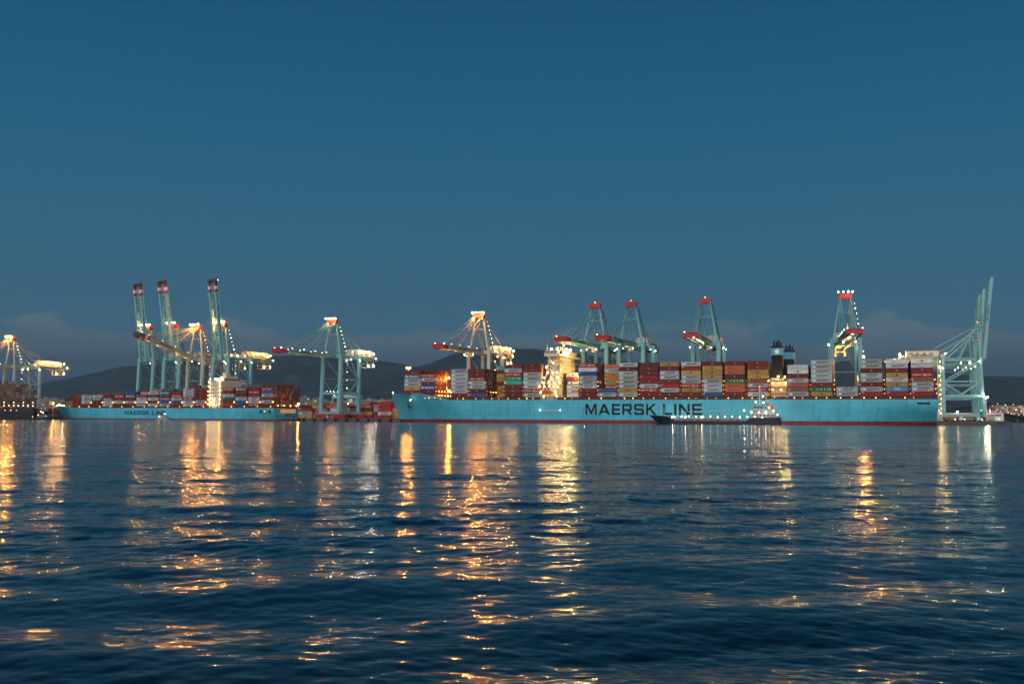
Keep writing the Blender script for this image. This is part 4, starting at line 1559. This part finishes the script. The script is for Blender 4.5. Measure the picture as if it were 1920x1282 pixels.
# ------------------------------------------------------------------ smaller turquoise ship
L2, B2_, Z2 = 282.0, 40.0, 11.0
S2 = thing('container_ship', 'smaller turquoise container ship moored at the left below the raised-boom cranes', 'container ship', (O2X, O2Y, 0), -TH2)
hm2, half2, top2 = hull_mesh(L2, B2_, Z2, 13.6, 1.3, bowlen_wl=80, bowlen_dk=45, rake=11, fore=40)
h2 = hm2.build('hull', [M_HULL, M_BOOT, M_DECK], S2)
for p in h2.data.polygons:
    p.use_smooth = p.material_index != 2
md = h2.modifiers.new('edges', 'EDGE_SPLIT'); md.split_angle = radians(35)
nb = MB()
xa, xb = near2(236), near2(283)
block_text(nb, 'MAERSK', xa, 4.6, xb - xa, 4.0, y=-.06)
nb.build('hull_lettering', M_LETTER, S2)
nb = MB()
xa, xb = near2(287.5), near2(313)
block_text(nb, 'LINE', xa, 4.6, xb - xa, 4.0, y=-.06)
nb.build('hull_lettering', M_LETTER, S2)
st2 = MB()
sternl = MATS.get('x')
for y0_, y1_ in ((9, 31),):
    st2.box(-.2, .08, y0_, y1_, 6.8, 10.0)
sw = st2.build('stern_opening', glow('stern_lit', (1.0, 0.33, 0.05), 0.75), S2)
sb_ = MB()
for y in np.arange(9, 31.5, 2.2):
    sb_.box(.08, .25, y, y + .5, 6.7, 10.1)
sb_.build('stern_pillar', M_HULL, S2)
link('lettering', text_mesh('MAERSK', 2.0, M_LETTER), S2, (.15, B2_ / 2, 5.2), (pi / 2, 0, pi / 2))
mp2 = WB()
for px in (491, 498, 507):
    x = near2(px)
    mp2.box(x - 1.2, x + 1.2, -.05, .2, 6.8, 9.4)
mp2.build('mooring_port', mat('port_lit_frame', (0.03, 0.015, 0.01)), S2)
bulb(S2, (near2(498), -.3, 8.2), C_WARM, 120, .4)
cm2 = MB()
cm2.box(-245, -4, 2.5, B2_ - 2.5, Z2 - .01, 12.2)
for x in range(-245, -4, 7):
    cm2.box(x, x + .7, .8, 2.5, Z2, 12.4)
cm2.build('hatch_coaming', M_LASH, S2)
NB2 = 18
ZC2 = 12.5
T2 = []
tier_n = [3, 4, 5, 5, 4, 4, 5, 5, 5, 5, 6, 0, 6, 6, 6, 6, 6, 0]
pxs = []
x = near2(142)
xs2 = []
# bays at the measured columns
for px in (128, 146, 164, 184, 204, 225, 246, 267, 288.5, 310.5, 332.5, 354.5, 377, None, 429, 453, 477.5, 502):
    xs2.append(near2(px, 1.2) if px else None)
tn2 = [3, 3, 4, 4, 4, 4, 5, 4, 5, 5, 5, 6, 6, 0, 6, 6, 6, 6]
rnd = random.Random(3)
codes = 'rMMrSMrhMrrMMnbMhrrMWrM'
fwd_i = aft_i = 0
for bi, xc in enumerate(xs2):
    if xc is None:
        continue
    if bi < 13:
        where = '%s stack from bow' % NUM[bi]
    else:
        where = '%s stack aft of bridge' % NUM[bi - 14]
    hh, _ = half2(L2 + xc - 6, Z2)
    y0 = max(1.0, B2_ / 2 - hh + .5)
    rows = int((B2_ - 2 * y0) / 2.52)
    nt = tn2[bi]
    for lvl in range(nt):
        ch = rnd.choice('rrrMMMMSShhRnbWr')
        desc = MARKDESC.get(ch, CC[ch][0])
        tn = 'topmost' if lvl == nt - 1 else ('lowest' if lvl == 0 else '%s from deck' % NUM[lvl])
        if bi < 1:
            rest_box((O2X, O2Y), -TH2, xc, y0, ZC2 + lvl * PITCH_Z, rcol())
        else:
            container(ch, (O2X, O2Y), -TH2, xc, y0, ZC2 + lvl * PITCH_Z, '%s container, %s, %s, smaller ship' % (desc, tn, where), 'containers stacked on the smaller ship')
    for r in range(1, rows):
        dt = random.choice([0, 0, 0, 1, -1]) if r > 1 else 0
        if bi > 14: dt = random.choice([0, 0, 1])
        for lvl in range(nt + dt):
            rest_box((O2X, O2Y), -TH2, xc, y0 + r * 2.52, ZC2 + lvl * PITCH_Z, rcol_dull() if random.random() < .7 else rcol())
    xl = xc + CL / 2 + .9
    lb = MB()
    for yy in (y0, y0 + 6, B2_ - y0 - .5):
        lb.box(xl - .5, xl + .5, yy, yy + .4, Z2, 20.0)
    for q in (1, 2):
        lb.box(xl - .6, xl + .6, y0 - .2, B2_ - y0, 12.3 + q * PITCH_Z, 12.45 + q * PITCH_Z)
    lo = lb.build('lashing_bridge', M_LASH, S2)
    if bi % 2 == 0 or bi > 2:
        bulb(lo, (xl, y0 - .4, 16.3), C_SODIUM, 110, .42)
    bulb(S2, (xl - 2, -.3, 12.3), C_SODIUM, 40, .34, 'deck_lamp')
# aftermost block over the transom
for xi in (-7.5,):
    for r in range(1, 15):
        nt = random.choice([6, 6, 6, 5])
        for lvl in range(nt):
            rest_box((O2X, O2Y), -TH2, xi, 1.5 + r * 2.52, ZC2 + lvl * PITCH_Z, rcol_dull() if random.random() < .7 else rcol())
for k in range(4):
    bulb(S2, (.6, 5 + k * 9, 13.2), C_SODIUM, 200, .32, 'deck_lamp')
s2b = MB()
XS = near2(393, 1)
s2b.box(XS, XS + 12, 1.5, B2_ - 1.5, Z2, 34.5)
so2 = s2b.build('superstructure', M_CREAM, S2)
s3 = MB()
s3.box(XS - 1, XS + 9, -.3, B2_ + .3, 34.5, 35.6)
s3.box(XS - .5, XS + 9, 10, B2_ - 6, 35.6, 38.4)
s3.box(XS + 1, XS + 8, 14, B2_ - 10, 38.4, 40.5)
s3.box(XS + 2, XS + 6, 16, 22, 40.5, 43.0)
s3.beam((XS + 4, 19, 42), (XS + 4, 19, 48), .6)
s3.build('wheelhouse', M_CREAM, S2)
s4 = WB()
for z in (15, 18, 21, 24, 27, 30.5):
    for j in range(4):
        s4.box(XS + 1.5 + j * 2.7, XS + 2.6 + j * 2.7, 1.44, 1.5, z, z + 1.0)
for j in range(7):
    s4.box(XS + 9.0, XS + 9.06, 11 + j * 3.2, 13.5 + j * 3.2, 36.4, 37.7)
s4.build('window', M_GLASS, S2)
for k in range(6):
    z = 14.5 + k * 3.9
    bulb(so2, (XS - .2, .6, z), C_YELLOW, 420, .38)
    bulb(so2, (XS + 12.4, .6, z + .5), C_YELLOW, 420, .38)
    if k < 2 or k == 5:
        bulb(so2, (XS + 6, .3, z + (1 if k == 5 else 0)), C_YELLOW, 500, .4)
        bulb(so2, (XS + 3, .3, z + 1), C_WARM, 500, .34)
for (dx, y, z) in ((4, 4, 37.3), (8, 8, 38), (2, 9, 37.2), (0, 2, 37)):
    bulb(so2, (XS + dx, y, z), C_YELLOW, 800, .4)
bulb(S2, (-278.5, B2_ / 2, 15.0), C_YELLOW, 300, .35, 'bow_lamp')
bulb(S2, (-262, B2_ / 2, 20), C_SODIUM, 700, .4, 'bow_lamp')
fm = MB(); fm.beam((-262, B2_ / 2, 12), (-262, B2_ / 2, 20), .4)
fm.build('foremast', M_CREAM, S2)
for k in range(5):
    bulb(S2, (-272 + k * 1.5, 12 + k * .5, 13.5), C_COOL, 400, .3, 'deck_lamp')

# ------------------------------------------------------------------ black ship at left edge
O3 = at(66, 781, 930); RZ3 = radians(23)
S3 = thing('container_ship', 'black-hulled container ship cut by the left edge, stern on', 'container ship', (O3.x, O3.y, 0), RZ3)
bh = MB()
W3 = 52.0
bh.add([(-W3, 0, -1), (-2, 0, -1), (-W3, 0, 5), (-1, 0, 5), (-W3, 0, 10.5), (0, 0, 10.5), (-W3, 300, -1), (-2, 300, -1), (-W3, 300, 10.5), (0, 300, 10.5)],
       [(0, 1, 3, 2), (2, 3, 5, 4), (1, 7, 9, 5, 3), (0, 2, 4, 8, 6), (4, 5, 9, 8), (6, 8, 9, 7)])
bh.build('hull', [M_BLACKH], S3)
bd = WB()
for k in range(16):
    bd.box(-50 + k * 3.1, -48.2 + k * 3.1, -.12, 0, 7.4, 9.2)
bd.build('mooring_port', mat('port_glow_brown', (0.10, 0.05, 0.03)), S3)
lashing = MB()
for k in range(20):
    lashing.box(-W3 + .5 + k * 2.6, -W3 + .9 + k * 2.6, .6, 1.4, 10.5, 18)
lashing.box(-W3, -.5, .5, 1.6, 14, 14.3); lashing.box(-W3, -.5, .5, 1.6, 17.4, 17.7)
lashing.build('lashing_bridge', M_STEEL, S3)
for r in range(20):
    nt = 9 if r < 17 else 8 - (r - 17) * 1
    nt = nt - random.choice([0, 0, 1])
    for lvl in range(nt):
        if lvl < 0: continue
        c, s = cos(RZ3), sin(RZ3)
        # boxes end-on: long axis away from the viewer
        for d_ in (8,):
            k = rcol_dull()
            xx = -W3 + .6 + r * 2.55
            b = len(REST['v'])
            for zz in (12 + lvl * 2.62, 12 + lvl * 2.62 + 2.5):
                for yy in (2.0, 14.2):
                    for x_ in (xx, xx + 2.4):
                        REST['v'].append((O3.x + x_ * c - yy * s, O3.y + x_ * s + yy * c, zz))
            for f in ((0, 2, 3, 1), (4, 5, 7, 6), (0, 1, 5, 4), (2, 6, 7, 3), (0, 4, 6, 2), (1, 3, 7, 5)):
                REST['f'].append(tuple(b + i for i in f)); REST['c'] += [k] * 4
for k in range(13):
    bulb(S3, (-49 + k * 4.0, .2, 12.6 + (k % 3) * .1), C_YELLOW, 90, .36, 'deck_lamp')
    if k % 2 == 0:
        bulb(S3, (-49 + k * 4.0, .2, 15.6), C_YELLOW, 70, .33, 'deck_lamp')
for k in range(8):
    bulb(S3, (-48 + k * 4.8, -.4, 8.3), C_SODIUM, 40, .36, 'deck_lamp')
# tug beside it -----------------------------------------------------------------
TGp = at(80, 783, 900)
TG = thing('tug_boat', 'low dark tug between the black ship and the turquoise bow', 'tug', (TGp.x, TGp.y, 0), radians(-8), scale=.68)
tg = MB()
prof = [(-16, 2.0, .5), (-12, 2.2, .9), (0, 2.0, 1), (8, 2.8, .9), (13, 3.8, .5), (16, 4.4, .05)]
prev = None
for x, z, hb in prof:
    ring = [(x * .97, -4.5 * hb, -.5), (x, -5 * hb, z), (x, 5 * hb, z), (x * .97, 4.5 * hb, -.5)]
    if prev: tg.add(prev + ring, [(0, 4, 5, 1), (1, 5, 6, 2), (2, 6, 7, 3)])
    else: tg.add(ring, [(0, 1, 2, 3)])
    prev = ring
tg.build('hull', M_BLACKH, TG)
tg2 = MB(); tg2.box(-4, 8, -3, 3, 2.2, 5.0); tg2.box(0, 6, -2.4, 2.4, 5.0, 8.0); tg2.tube((2, 0, 8), (2, 0, 14), .15); tg2.tube((-3, -1.5, 5), (-3, -1.5, 8.5), .6)
tg2.build('wheelhouse', mat('tug_grey', (.16, .13, .11), .6), TG)
tg3 = WB(); tg3.box(.6, 5.4, -2.46, -2.4, 6.4, 7.4)
tg3.build('window', M_GLASS, TG)
for (x, z, c_, w) in ((-10, 3.6, C_WARM, 250), (-2, 6, C_WHITE, 350), (2, 10.5, C_WHITE, 300), (5, 9.0, C_COOL, 250), (9, 4.6, C_WARM, 250), (2, 14.2, C_RED, 100)):
    bulb(TG, (x, -3.4, z), c_, w * .4, .32)
# pilot boat by the smaller ship ---------------------------------------------------
PBp = w2(near2(309, -6), -6)
PB = thing('pilot_boat', 'small lit launch lying against the smaller turquoise hull below its name', 'boat', PBp, -TH2)
pb = MB()
prev = None
for x, z, hb in [(-9, 2.2, .05), (-6, 1.8, .7), (0, 1.4, 1), (8, 1.4, 1)]:
    ring = [(x * .95, -2 * hb, -.3), (x, -2.3 * hb, z), (x, 2.3 * hb, z), (x * .95, 2 * hb, -.3)]
    if prev: pb.add(prev + ring, [(0, 4, 5, 1), (1, 5, 6, 2), (2, 6, 7, 3)])
    prev = ring
pb.add(prev, [(3, 2, 1, 0)])
pb.build('hull', mat('launch_grey', (.30, .32, .32), .6), PB)
pb2 = MB(); pb2.box(-2, 4, -1.6, 1.6, 1.4, 3.8); pb2.tube((3, 0, 3.8), (3, 0, 7.5), .1)
pb2.build('cabin', mat('launch_grey', (.30, .32, .32), .6), PB)
bulb(PB, (3, -1.8, 5.5), C_WHITE, 150, .34); bulb(PB, (-3, -1.9, 2.9), C_WARM, 200, .3)

# ------------------------------------------------------------------ quays
def slab(name, pts, z0, z1, m, label):
    mb = MB()
    n = len(pts)
    mb.add([(x, y, z1) for x, y in pts] + [(x, y, z0) for x, y in pts],
           [tuple(range(n))] + [(i, i + n, (i + 1) % n + n, (i + 1) % n) for i in range(n)] + [tuple(reversed(range(n, 2 * n)))])
    o = mb.build(name, m)
    return tag(o, label, None, kind='structure')


e1 = ship_w(near_x(566, 57), 57); e2 = ship_w(45, 57)
e3 = at(1893, 790, 640 + 120)
ql = at(566, 790, 935)
slab('quay', [(e1.x, e1.y), (e2.x, e2.y), (at(1893, 790, 800).x, at(1893, 790, 800).y), (at(1868, 790, 1250).x, 1250), (at(560, 790, 1250).x, 1250)][::1],
     -2.0, 2.55, M_CONC, 'dark concrete container quay along the water')
a1 = w2(near2(566, 45), 45); a2 = w2(-700, 45)
slab('side_quay', [(a2.x, a2.y), (a1.x, a1.y), (a1.x + 5, 1240), (a2.x, 1240)], -2.0, 2.50, M_CONC, 'quay behind the smaller ships')
# fenders hung along the visible edge of the quay
x = near_x(572, 57)
k = 0
fmesh = None
while x < near_x(760, 57):
    m = MB()
    if fmesh is None:
        m.tube((0, 0, -1.6), (0, 0, 1.0), .7, n=10)
        m.box(-1.2, 1.2, .2, .9, -1.9, 1.3)
        fmesh = m.mesh('fender', M_RUBBER)
    p = ship_w(x, 56.2, 1.0)
    o = link('quay_fender', fmesh, None, p, (0, 0, -TH))
    tag(o, '%s black rubber fender from the left on the quay edge' % NUM[k], 'fender', 'fenders along the quay edge')
    x += 9.5; k += 1

# yard containers visible between the ships ------------------------------------------
yrnd = random.Random(5)
YST = [(574, 3), (590, 3), (605, 3), (625, 4), (644, 4), (663, 3), (686, 4), (704, 4), (722, 5), (740, 4)]
for i, (px, nt) in enumerate(YST):
    yy = 104 if i % 2 else 101
    xc = near_x(px, yy)
    for lvl in range(nt):
        if N_CONT[0] >= 296:
            rest_box((OX, OY), -TH, xc, yy, 2.6 + lvl * PITCH_Z, rcol()); continue
        ch = yrnd.choice('hRRrMMSqoyWR')
        desc = MARKDESC.get(ch, CC[ch][0])
        container(ch, (OX, OY), -TH, xc, yy, 2.6 + lvl * PITCH_Z,
                  '%s yard container, %s from ground, %s quay stack from the left' % (desc, NUM[lvl], NUM[i]), 'containers stacked on the quay')
for r in range(4):
    for i in range(16):
        px = 572 + i * 13 + r * 3
        yy = 112 + r * 14
        for lvl in range(yrnd.choice([2, 3, 4, 5])):
            if px < 758:
                rest_box((OX, OY), -TH, near_x(px, yy), yy, 2.6 + lvl * PITCH_Z, rcol())
for i in range(9):
    for lvl in range(3):
        p = at(70 + i * 11, 780, 1010)
        rest_box((p.x, p.y), -TH2, 0, 0, 2.6 + lvl * PITCH_Z, rcol())
for i in range(7):
    for lvl in range(yrnd.choice([1, 2])):
        p = at(1778 + i * 12, 780, 900)
        rest_box((p.x, p.y), -TH, 0, 0, 2.6 + lvl * PITCH_Z, rcol())

GP = at(652, 783, 905)
RG = thing('yard_gantry_crane', 'low teal yard gantry with cool white lamps seen through the lone crane portal', 'gantry crane', (GP.x, GP.y, 2.5), radians(-20))
m = MB()
for x_ in (-12, 12):
    for y_ in (-5, 5):
        m.beam((x_, y_, 0), (x_, y_, 18), 1.2)
    m.beam((x_, -5, 17.5), (x_, 5, 17.5), 1.2); m.beam((x_, -7, 1), (x_, 7, 1), 1.4)
m.build('leg_frame', M_CRANE, RG)
m = MB(); m.box(-14, 14, -3.4, -2, 18.2, 20.2); m.box(-14, 14, 2, 3.4, 18.2, 20.2)
m.build('girder', M_CRANE, RG)
m = MB(); m.box(-3, 3, -2.5, 2.5, 20.3, 22.3); m.box(4, 7, -3, -1, 14.5, 17.6)
m.build('trolley', M_HOUSE, RG)
for k in range(6):
    bulb(RG, (-11 + k * 4.4, -4.2, 20.8), C_WHITE, 90, .3)
for k in range(5):
    bulb(RG, (1 + k * 1.8, -6.4, 7 + (k % 3) * 3), C_COOL, 160, .34)

# ------------------------------------------------------------------ the remaining containers, one mass
me = bpy.data.meshes.new('containers')
me.from_pydata(REST['v'], [], REST['f'])
ca = me.color_attributes.new('paint', 'FLOAT_COLOR', 'CORNER')
ca.data.foreach_set('color', np.array(REST['c'], dtype=np.float32).ravel())
me.materials.append(mat('container_paint', (1, 1, 1), 0.6, var=.25, scale=.5, attr='paint', ribs=.9))
tag(link('stacked_containers', me), 'countless further containers filling the ships and the yard', 'containers', kind='stuff')

# ------------------------------------------------------------------ yard masts, beacon, town
def mast_light(px, py, D, label, pw, n=3, col=C_SODIUM):
    p = at(px, py, D)
    o = thing('floodlight_mast', label, 'floodlight', (p.x, p.y, 2.5), 0, 'floodlight masts on the quay')
    m = MB(); m.tube((0, 0, 0), (0, 0, p.z - 2.5), .45, .25)
    m.build('pole', M_WHT, o)
    m = MB(); m.box(-2.6, 2.6, -.4, .4, p.z - 3.0, p.z - 2.6)
    m.build('lamp_bar', M_STEEL, o)
    for k in range(n):
        bulb(o, ((k - (n - 1) / 2) * 2.0, -.6, p.z - 2.4), col, pw / n, .5)


mast_light(766, 690, 790, 'tall floodlight mast glowing orange behind the bow containers', 24000, 2)
mast_light(1612, 669, 690, 'tall floodlight mast between the sixth-last and next container stacks aft', 210000, 4)
mast_light(1745, 752, 780, 'low floodlight mast behind the stern', 2500, 2, C_YELLOW)
mast_light(561, 757, 880, 'orange floodlight beside the stern of the smaller ship', 2500, 1)
mast_light(1848, 745, 860, 'floodlight mast among the legs of the right-hand cranes', 5500, 2, C_WHITE)
mast_light(1765, 690, 860, 'floodlight mast beside the stern stair tower', 5000, 2, C_YELLOW)
mast_light(102, 756, 990, 'short orange floodlight above the tug', 3000, 1)
mast_light(745, 768, 900, 'low yard light left of the large bow', 900, 1)
mast_light(690, 762, 880, 'low yard light beside the lone crane', 900, 1)

bc = at(1886, 794, 770)
BE = thing('harbour_beacon', 'short green harbour light standing on the end of the quay', 'beacon', (bc.x - 3, bc.y + 35, 2.5))
m = MB(); m.tube((0, 0, 0), (0, 0, 7.5), 1.2, .9, 12); m.tube((0, 0, 7.5), (0, 0, 7.8), 1.5, n=12)
m.build('tower', M_GREEN, BE)
m = MB(); m.tube((0, 0, -.0), (0, 0, .9), 1.6, 1.4, 12)
m.build('base', M_WHT, BE)
bulb(BE, (0, 0, 8.6), (.1, 1, .3), 60, .5)

M_BLD = [mat('plaster_%s' % n_, c_, .8, streak=.2) for n_, c_ in (('grey', (.20, .20, .21)), ('white', (.32, .31, .29)), ('ochre', (.24, .19, .14)), ('rose', (.22, .16, .14)))]
M_LIT = glow('window_lit', (1.0, .55, .2), 1.6)
M_ROOF = mat('roof_tile', (.20, .08, .05), .8)


def building(px, py_top, D, w, mi, lab, lit=.15, roofed=False):
    p = at(px, py_top, D)
    h = p.z - 2.5
    z0 = min(2.5, p.z - 6)
    h = max(p.z - z0, 5)
    o = thing('apartment_building', lab, 'building', (p.x, p.y, z0), random.uniform(-.3, .3), 'buildings of the town beyond the harbour')
    m = MB(); m.box(-w / 2, w / 2, 0, 12, 0, h)
    m.build('wall', M_BLD[mi], o)
    r = MB()
    if roofed:
        r.add([(-w / 2 - .5, -.5, h), (w / 2 + .5, -.5, h), (w / 2 + .5, 12.5, h), (-w / 2 - .5, 12.5, h), (-w / 2, 6, h + 2.6), (w / 2, 6, h + 2.6)], [(0, 1, 5, 4), (2, 3, 4, 5), (1, 2, 5), (3, 0, 4), (3, 2, 1, 0)])
    else:
        r.box(-w / 2 - .3, w / 2 + .3, -.3, 12.3, h, h + .5); r.box(-w / 5, w / 8, 3, 7, h + .5, h + 3)
    r.build('roof', M_ROOF if roofed else M_BLD[0], o)
    wd_, wt = WB(), WB()
    for k in range(int(h / 3.1)):
        for j in range(int(w / 3.2)):
            t_ = wt if random.random() < lit else wd_
            t_.box(-w / 2 + 1 + j * 3.2, -w / 2 + 2.3 + j * 3.2, -.06, 0.02, 1 + k * 3.1, 2.4 + k * 3.1)
    if wd_.v: wd_.build('window', M_GLASS, o)
    if wt.v: wt.build('lit_window', M_LIT, o)
    return o


TB = [(572, 745, 20, 0, 'tall grey block just right of the smaller ship stern'), (585, 749, 26, 1, 'white block second from the smaller ship stern'),
      (598, 748, 22, 0, 'grey slab seen left of the lone crane'), (610, 752, 24, 2, 'ochre block behind the left leg of the lone crane'),
      (655, 751, 24, 1, 'white block seen through the lone crane portal'), (684, 753, 22, 3, 'rose block right of the lone crane'),
      (693, 749, 22, 1, 'white block with a roof box right of the lone crane'), (704, 752, 26, 0, 'grey block midway between lone crane and bow'),
      (716, 750, 20, 1, 'pale block midway between lone crane and bow'), (727, 753, 26, 2, 'ochre block left of the large bow'),
      (739, 749, 22, 0, 'grey block next to the large bow'), (749, 751, 20, 3, 'rose block touching the outline of the large bow'),
      (88, 748, 26, 0, 'grey warehouse block behind the tug'), (104, 749, 30, 2, 'ochre warehouse block right of the tug')]
for px, py, w, mi, lab in TB:
    building(px, py, 1400 + (px * 7) % 90, w * .9, mi, lab, .12)

# right-hand shore ------------------------------------------------------------
def heightfield(name, pts, D0, D1, m, label, seed, rough=.26, nx=160, ny=26, peak=.45, base=0.0):
    """hill whose crest follows the photo's skyline, with real depth D0..D1"""
    pxs_ = [p[0] for p in pts]; pys = [p[1] for p in pts]
    Dm = D0 + (D1 - D0) * peak
    rng = np.random.default_rng(seed)
    P = rng.uniform(0, 6.28, (12, 2))
    V, Fc = [], []
    for j in range(ny):
        v = j / (ny - 1)
        D = D0 + (D1 - D0) * v
        prof_ = (sin(min(1, v / peak) * pi / 2) ** 1.1) if v < peak else cos((v - peak) / (1 - peak) * pi / 2)
        for i in range(nx):
            px = pxs_[0] + (pxs_[-1] - pxs_[0]) * i / (nx - 1)
            X = (px - 960) / F * Dm
            top_ = CAMZ + (hor(px) - np.interp(px, pxs_, pys)) / F * Dm
            nz_ = sum(sin(X * (2 ** (k * .7)) * .0011 * 3000 / Dm + P[k][0] + D * .0016 * (1.5 ** k) * 3000 / Dm + P[k][1]) / (1.45 ** k) for k in range(9))
            z = top_ * prof_ * (1 + rough * nz_ * .35 * (1.0 if abs(v - peak) > .03 else .22)) + base
            V.append((X, D, max(z, base) if v > 0 else base - 2))
    for j in range(ny - 1):
        for i in range(nx - 1):
            a = j * nx + i
            Fc.append((a, a + 1, a + nx + 1, a + nx))
    me_ = bpy.data.meshes.new(name)
    me_.from_pydata(V, [], Fc)
    me_.polygons.foreach_set('use_smooth', [True] * len(Fc))
    me_.materials.append(m)
    return tag(link(name, me_), label, None, kind='structure')


M_HILL = mat('hill_scrub', (0.050, 0.060, 0.062), 0.95, var=.45, scale=.006)
M_SHORE = mat('shore_scrub', (0.045, 0.050, 0.035), 0.95, var=.5, scale=.03)
heightfield('hills', [(-500, 745), (-100, 735), (60, 728), (75, 722), (130, 712), (200, 700), (255, 688), (300, 684), (420, 678), (500, 668), (560, 666), (620, 668), (690, 676), (760, 690), (830, 706), (900, 720), (1000, 735)],
            5200, 8600, M_HILL, 'dark mountain ridge beyond the left half of the harbour', 3)
heightfield('far_hills', [(560, 775), (630, 752), (675, 736), (715, 716), (750, 702), (790, 690), (830, 680), (870, 669), (905, 665), (960, 669), (1010, 673), (1060, 676), (1150, 684), (1250, 698),
                      (1400, 704), (1500, 700), (1560, 691), (1600, 690), (1640, 694), (1700, 706), (1800, 711), (1850, 710), (1920, 715), (2100, 722), (2500, 740)],
            3900, 7000, M_HILL, 'dark mountain ridge beyond the right half of the harbour', 8)
heightfield('shore', [(1770, 786), (1830, 772), (1850, 758), (1875, 754), (1900, 756), (1930, 758), (2000, 752), (2200, 760)], 1500, 2300, M_SHORE,
            'low wooded shore with town lights at the right', 4, ny=16, nx=60)
heightfield('land', [(-400, 776), (60, 775), (120, 770), (560, 764), (760, 762), (1200, 765), (1700, 770), (1850, 776)], 1300, 3000, M_SHORE, 'dark low land behind the terminal', 6, rough=.04)
rs = random.Random(9)
RB = [(1856, 768, 0, 'long pale block at the left end of the right shore'), (1866, 764, 1, 'white block above the viaduct'), (1876, 760, 1, 'white villa high on the right shore'),
      (1884, 766, 2, 'ochre block behind the green beacon'), (1893, 761, 1, 'pale block upper right shore'), (1902, 768, 3, 'rose block low on the right shore'),
      (1910, 760, 1, 'white block near the right edge of the shore'), (1917, 770, 2, 'ochre block cut by the right edge')]
for k, (px, py, mi, lab) in enumerate(RB):
    D = 1560 + k * 17
    o = building(px, py, D, 16 + (k * 5) % 12, mi, lab, .4, roofed=k % 2 == 0)
lampm = {}
for k in range(17):
    px = 1850 + k * 4.9; py = rs.uniform(757, 786)
    D = 1530 - (py - 757) * 5
    p = at(px, py, D)
    z0 = max(1.5, p.z - 7)
    o = thing('street_lamp', '%s street lamp from the left on the right-hand shore' % NUM[k], 'street lamp', (p.x, p.y, z0), 0, 'street lamps on the right shore')
    m = MB(); m.tube((0, 0, 0), (0, 0, p.z - z0), .12, n=6)
    if 'post%d' % round(p.z - z0) not in lampm:
        lampm['post%d' % round(p.z - z0)] = m.mesh('post', M_STEEL)
    link('post', lampm['post%d' % round(p.z - z0)], o)
    bulb(o, (0, 0, p.z - z0), [C_SODIUM, C_SODIUM, C_WARM, C_WHITE][k % 4], 90, .7)
va = thing('viaduct', 'curved road viaduct passing behind the right-hand cranes', 'viaduct', (at(1790, 775, 1250).x, 1250, 0))
m = MB(); m2 = MB()
pts = [at(px, py, D) - Vector((at(1790, 775, 1250).x, 1250, 0)) for px, py, D in ((1752, 768, 1180), (1800, 770, 1220), (1840, 772, 1260), (1880, 776, 1290), (1905, 781, 1310), (1940, 788, 1330))]
for a, b in zip(pts, pts[1:]):
    m.beam(a, b, 12, 1.6); m2.beam((a.x, a.y, -1), (a.x, a.y, a.z - .8), 2.5)
m.build('road_deck', M_CONC, va); m2.build('pier', M_CONC, va)

# terminal hall and vehicles behind the right-hand cranes
th = at(1815, 783, 930)
HL = thing('terminal_building', 'low white terminal hall lit red and blue behind the right-hand cranes', 'building', (th.x, th.y, 2.5), radians(-12))
m = MB(); m.box(-30, 30, 0, 14, 0, 7.5); m.box(-30, -20, -.5, 0, 0, 9)
m.build('wall', M_WHITE, HL)
m = MB(); m.box(-18, 28, -.1, 0, 4.6, 6.2); m.build('signboard', mat('sign_red', (.45, .06, .07)), HL)
m = MB()
for k in range(12):
    m.box(-17 + k * 3.8, -15 + k * 3.8, -.1, 0, 1.2, 2.8)
m.build('lit_window', M_LIT, HL)
bulb(HL, (-26, -1.5, 9.6), (.3, .5, 1.0), 200, .4); bulb(HL, (-10, -2, 8.6), C_WHITE, 500, .4); bulb(HL, (18, -2, 8.6), C_WHITE, 400, .4)
TR = None
for k, (px, c_) in enumerate(((1782, 'yellow'), (1800, 'white'), (1812, 'yellow'), (1832, 'white'), (652, 'white'), (684, 'yellow'))):
    p = at(px, 785, 800 if px > 1000 else 838)
    T = thing('terminal_tractor', '%s terminal tractor, %s from the left on the quay' % (c_, ['third', 'fourth', 'fifth', 'sixth', 'first', 'second'][k]), 'truck', (p.x, p.y, 2.56), radians(-15 + 5 * k), 'tractors on the quay')
    m = MB(); m.box(-1.2, 1.2, -1.2, 1.2, .9, 3.2); m.box(1.2, 2.6, -1.2, 1.2, .9, 1.9)
    m.build('cab', M_WHT if c_ == 'white' else CM['y'], T)
    m = MB(); m.box(-13, -1.3, -1.2, 1.2, 1.0, 1.35)
    m.build('trailer', M_STEEL, T)
    m = MB()
    for x_ in (1.6, -2.5, -11, -12.2):
        m.tube((x_, -1.25, .5), (x_, 1.25, .5), .5, n=10)
    m.build('wheel', M_RUBBER, T)
    bulb(T, (2.7, -.8, 1.3), C_WHITE, 60, .2, 'headlight')

print('containers', N_CONT[0], 'objects', len(bpy.data.objects))

# ------------------------------------------------------------------ evening haze over the bay
hz = bpy.data.materials.new('haze')
hz.use_nodes = True
hn, hl = hz.node_tree.nodes, hz.node_tree.links
hn.clear()
ho_ = hn.new('ShaderNodeOutputMaterial')
hv = hn.new('ShaderNodeVolumePrincipled')
hv.inputs['Color'].default_value = (0.50, 0.80, 1.0, 1)
hv.inputs['Density'].default_value = 0.000042
hv.inputs['Anisotropy'].default_value = 0.0
hl.new(hv.outputs[0], ho_.inputs['Volume'])
HZ = MB().box(-9000, 9000, -60, 9300, -60, 900).build('haze', hz)
tag(HZ, 'thin evening haze over the bay', None, kind='stuff')
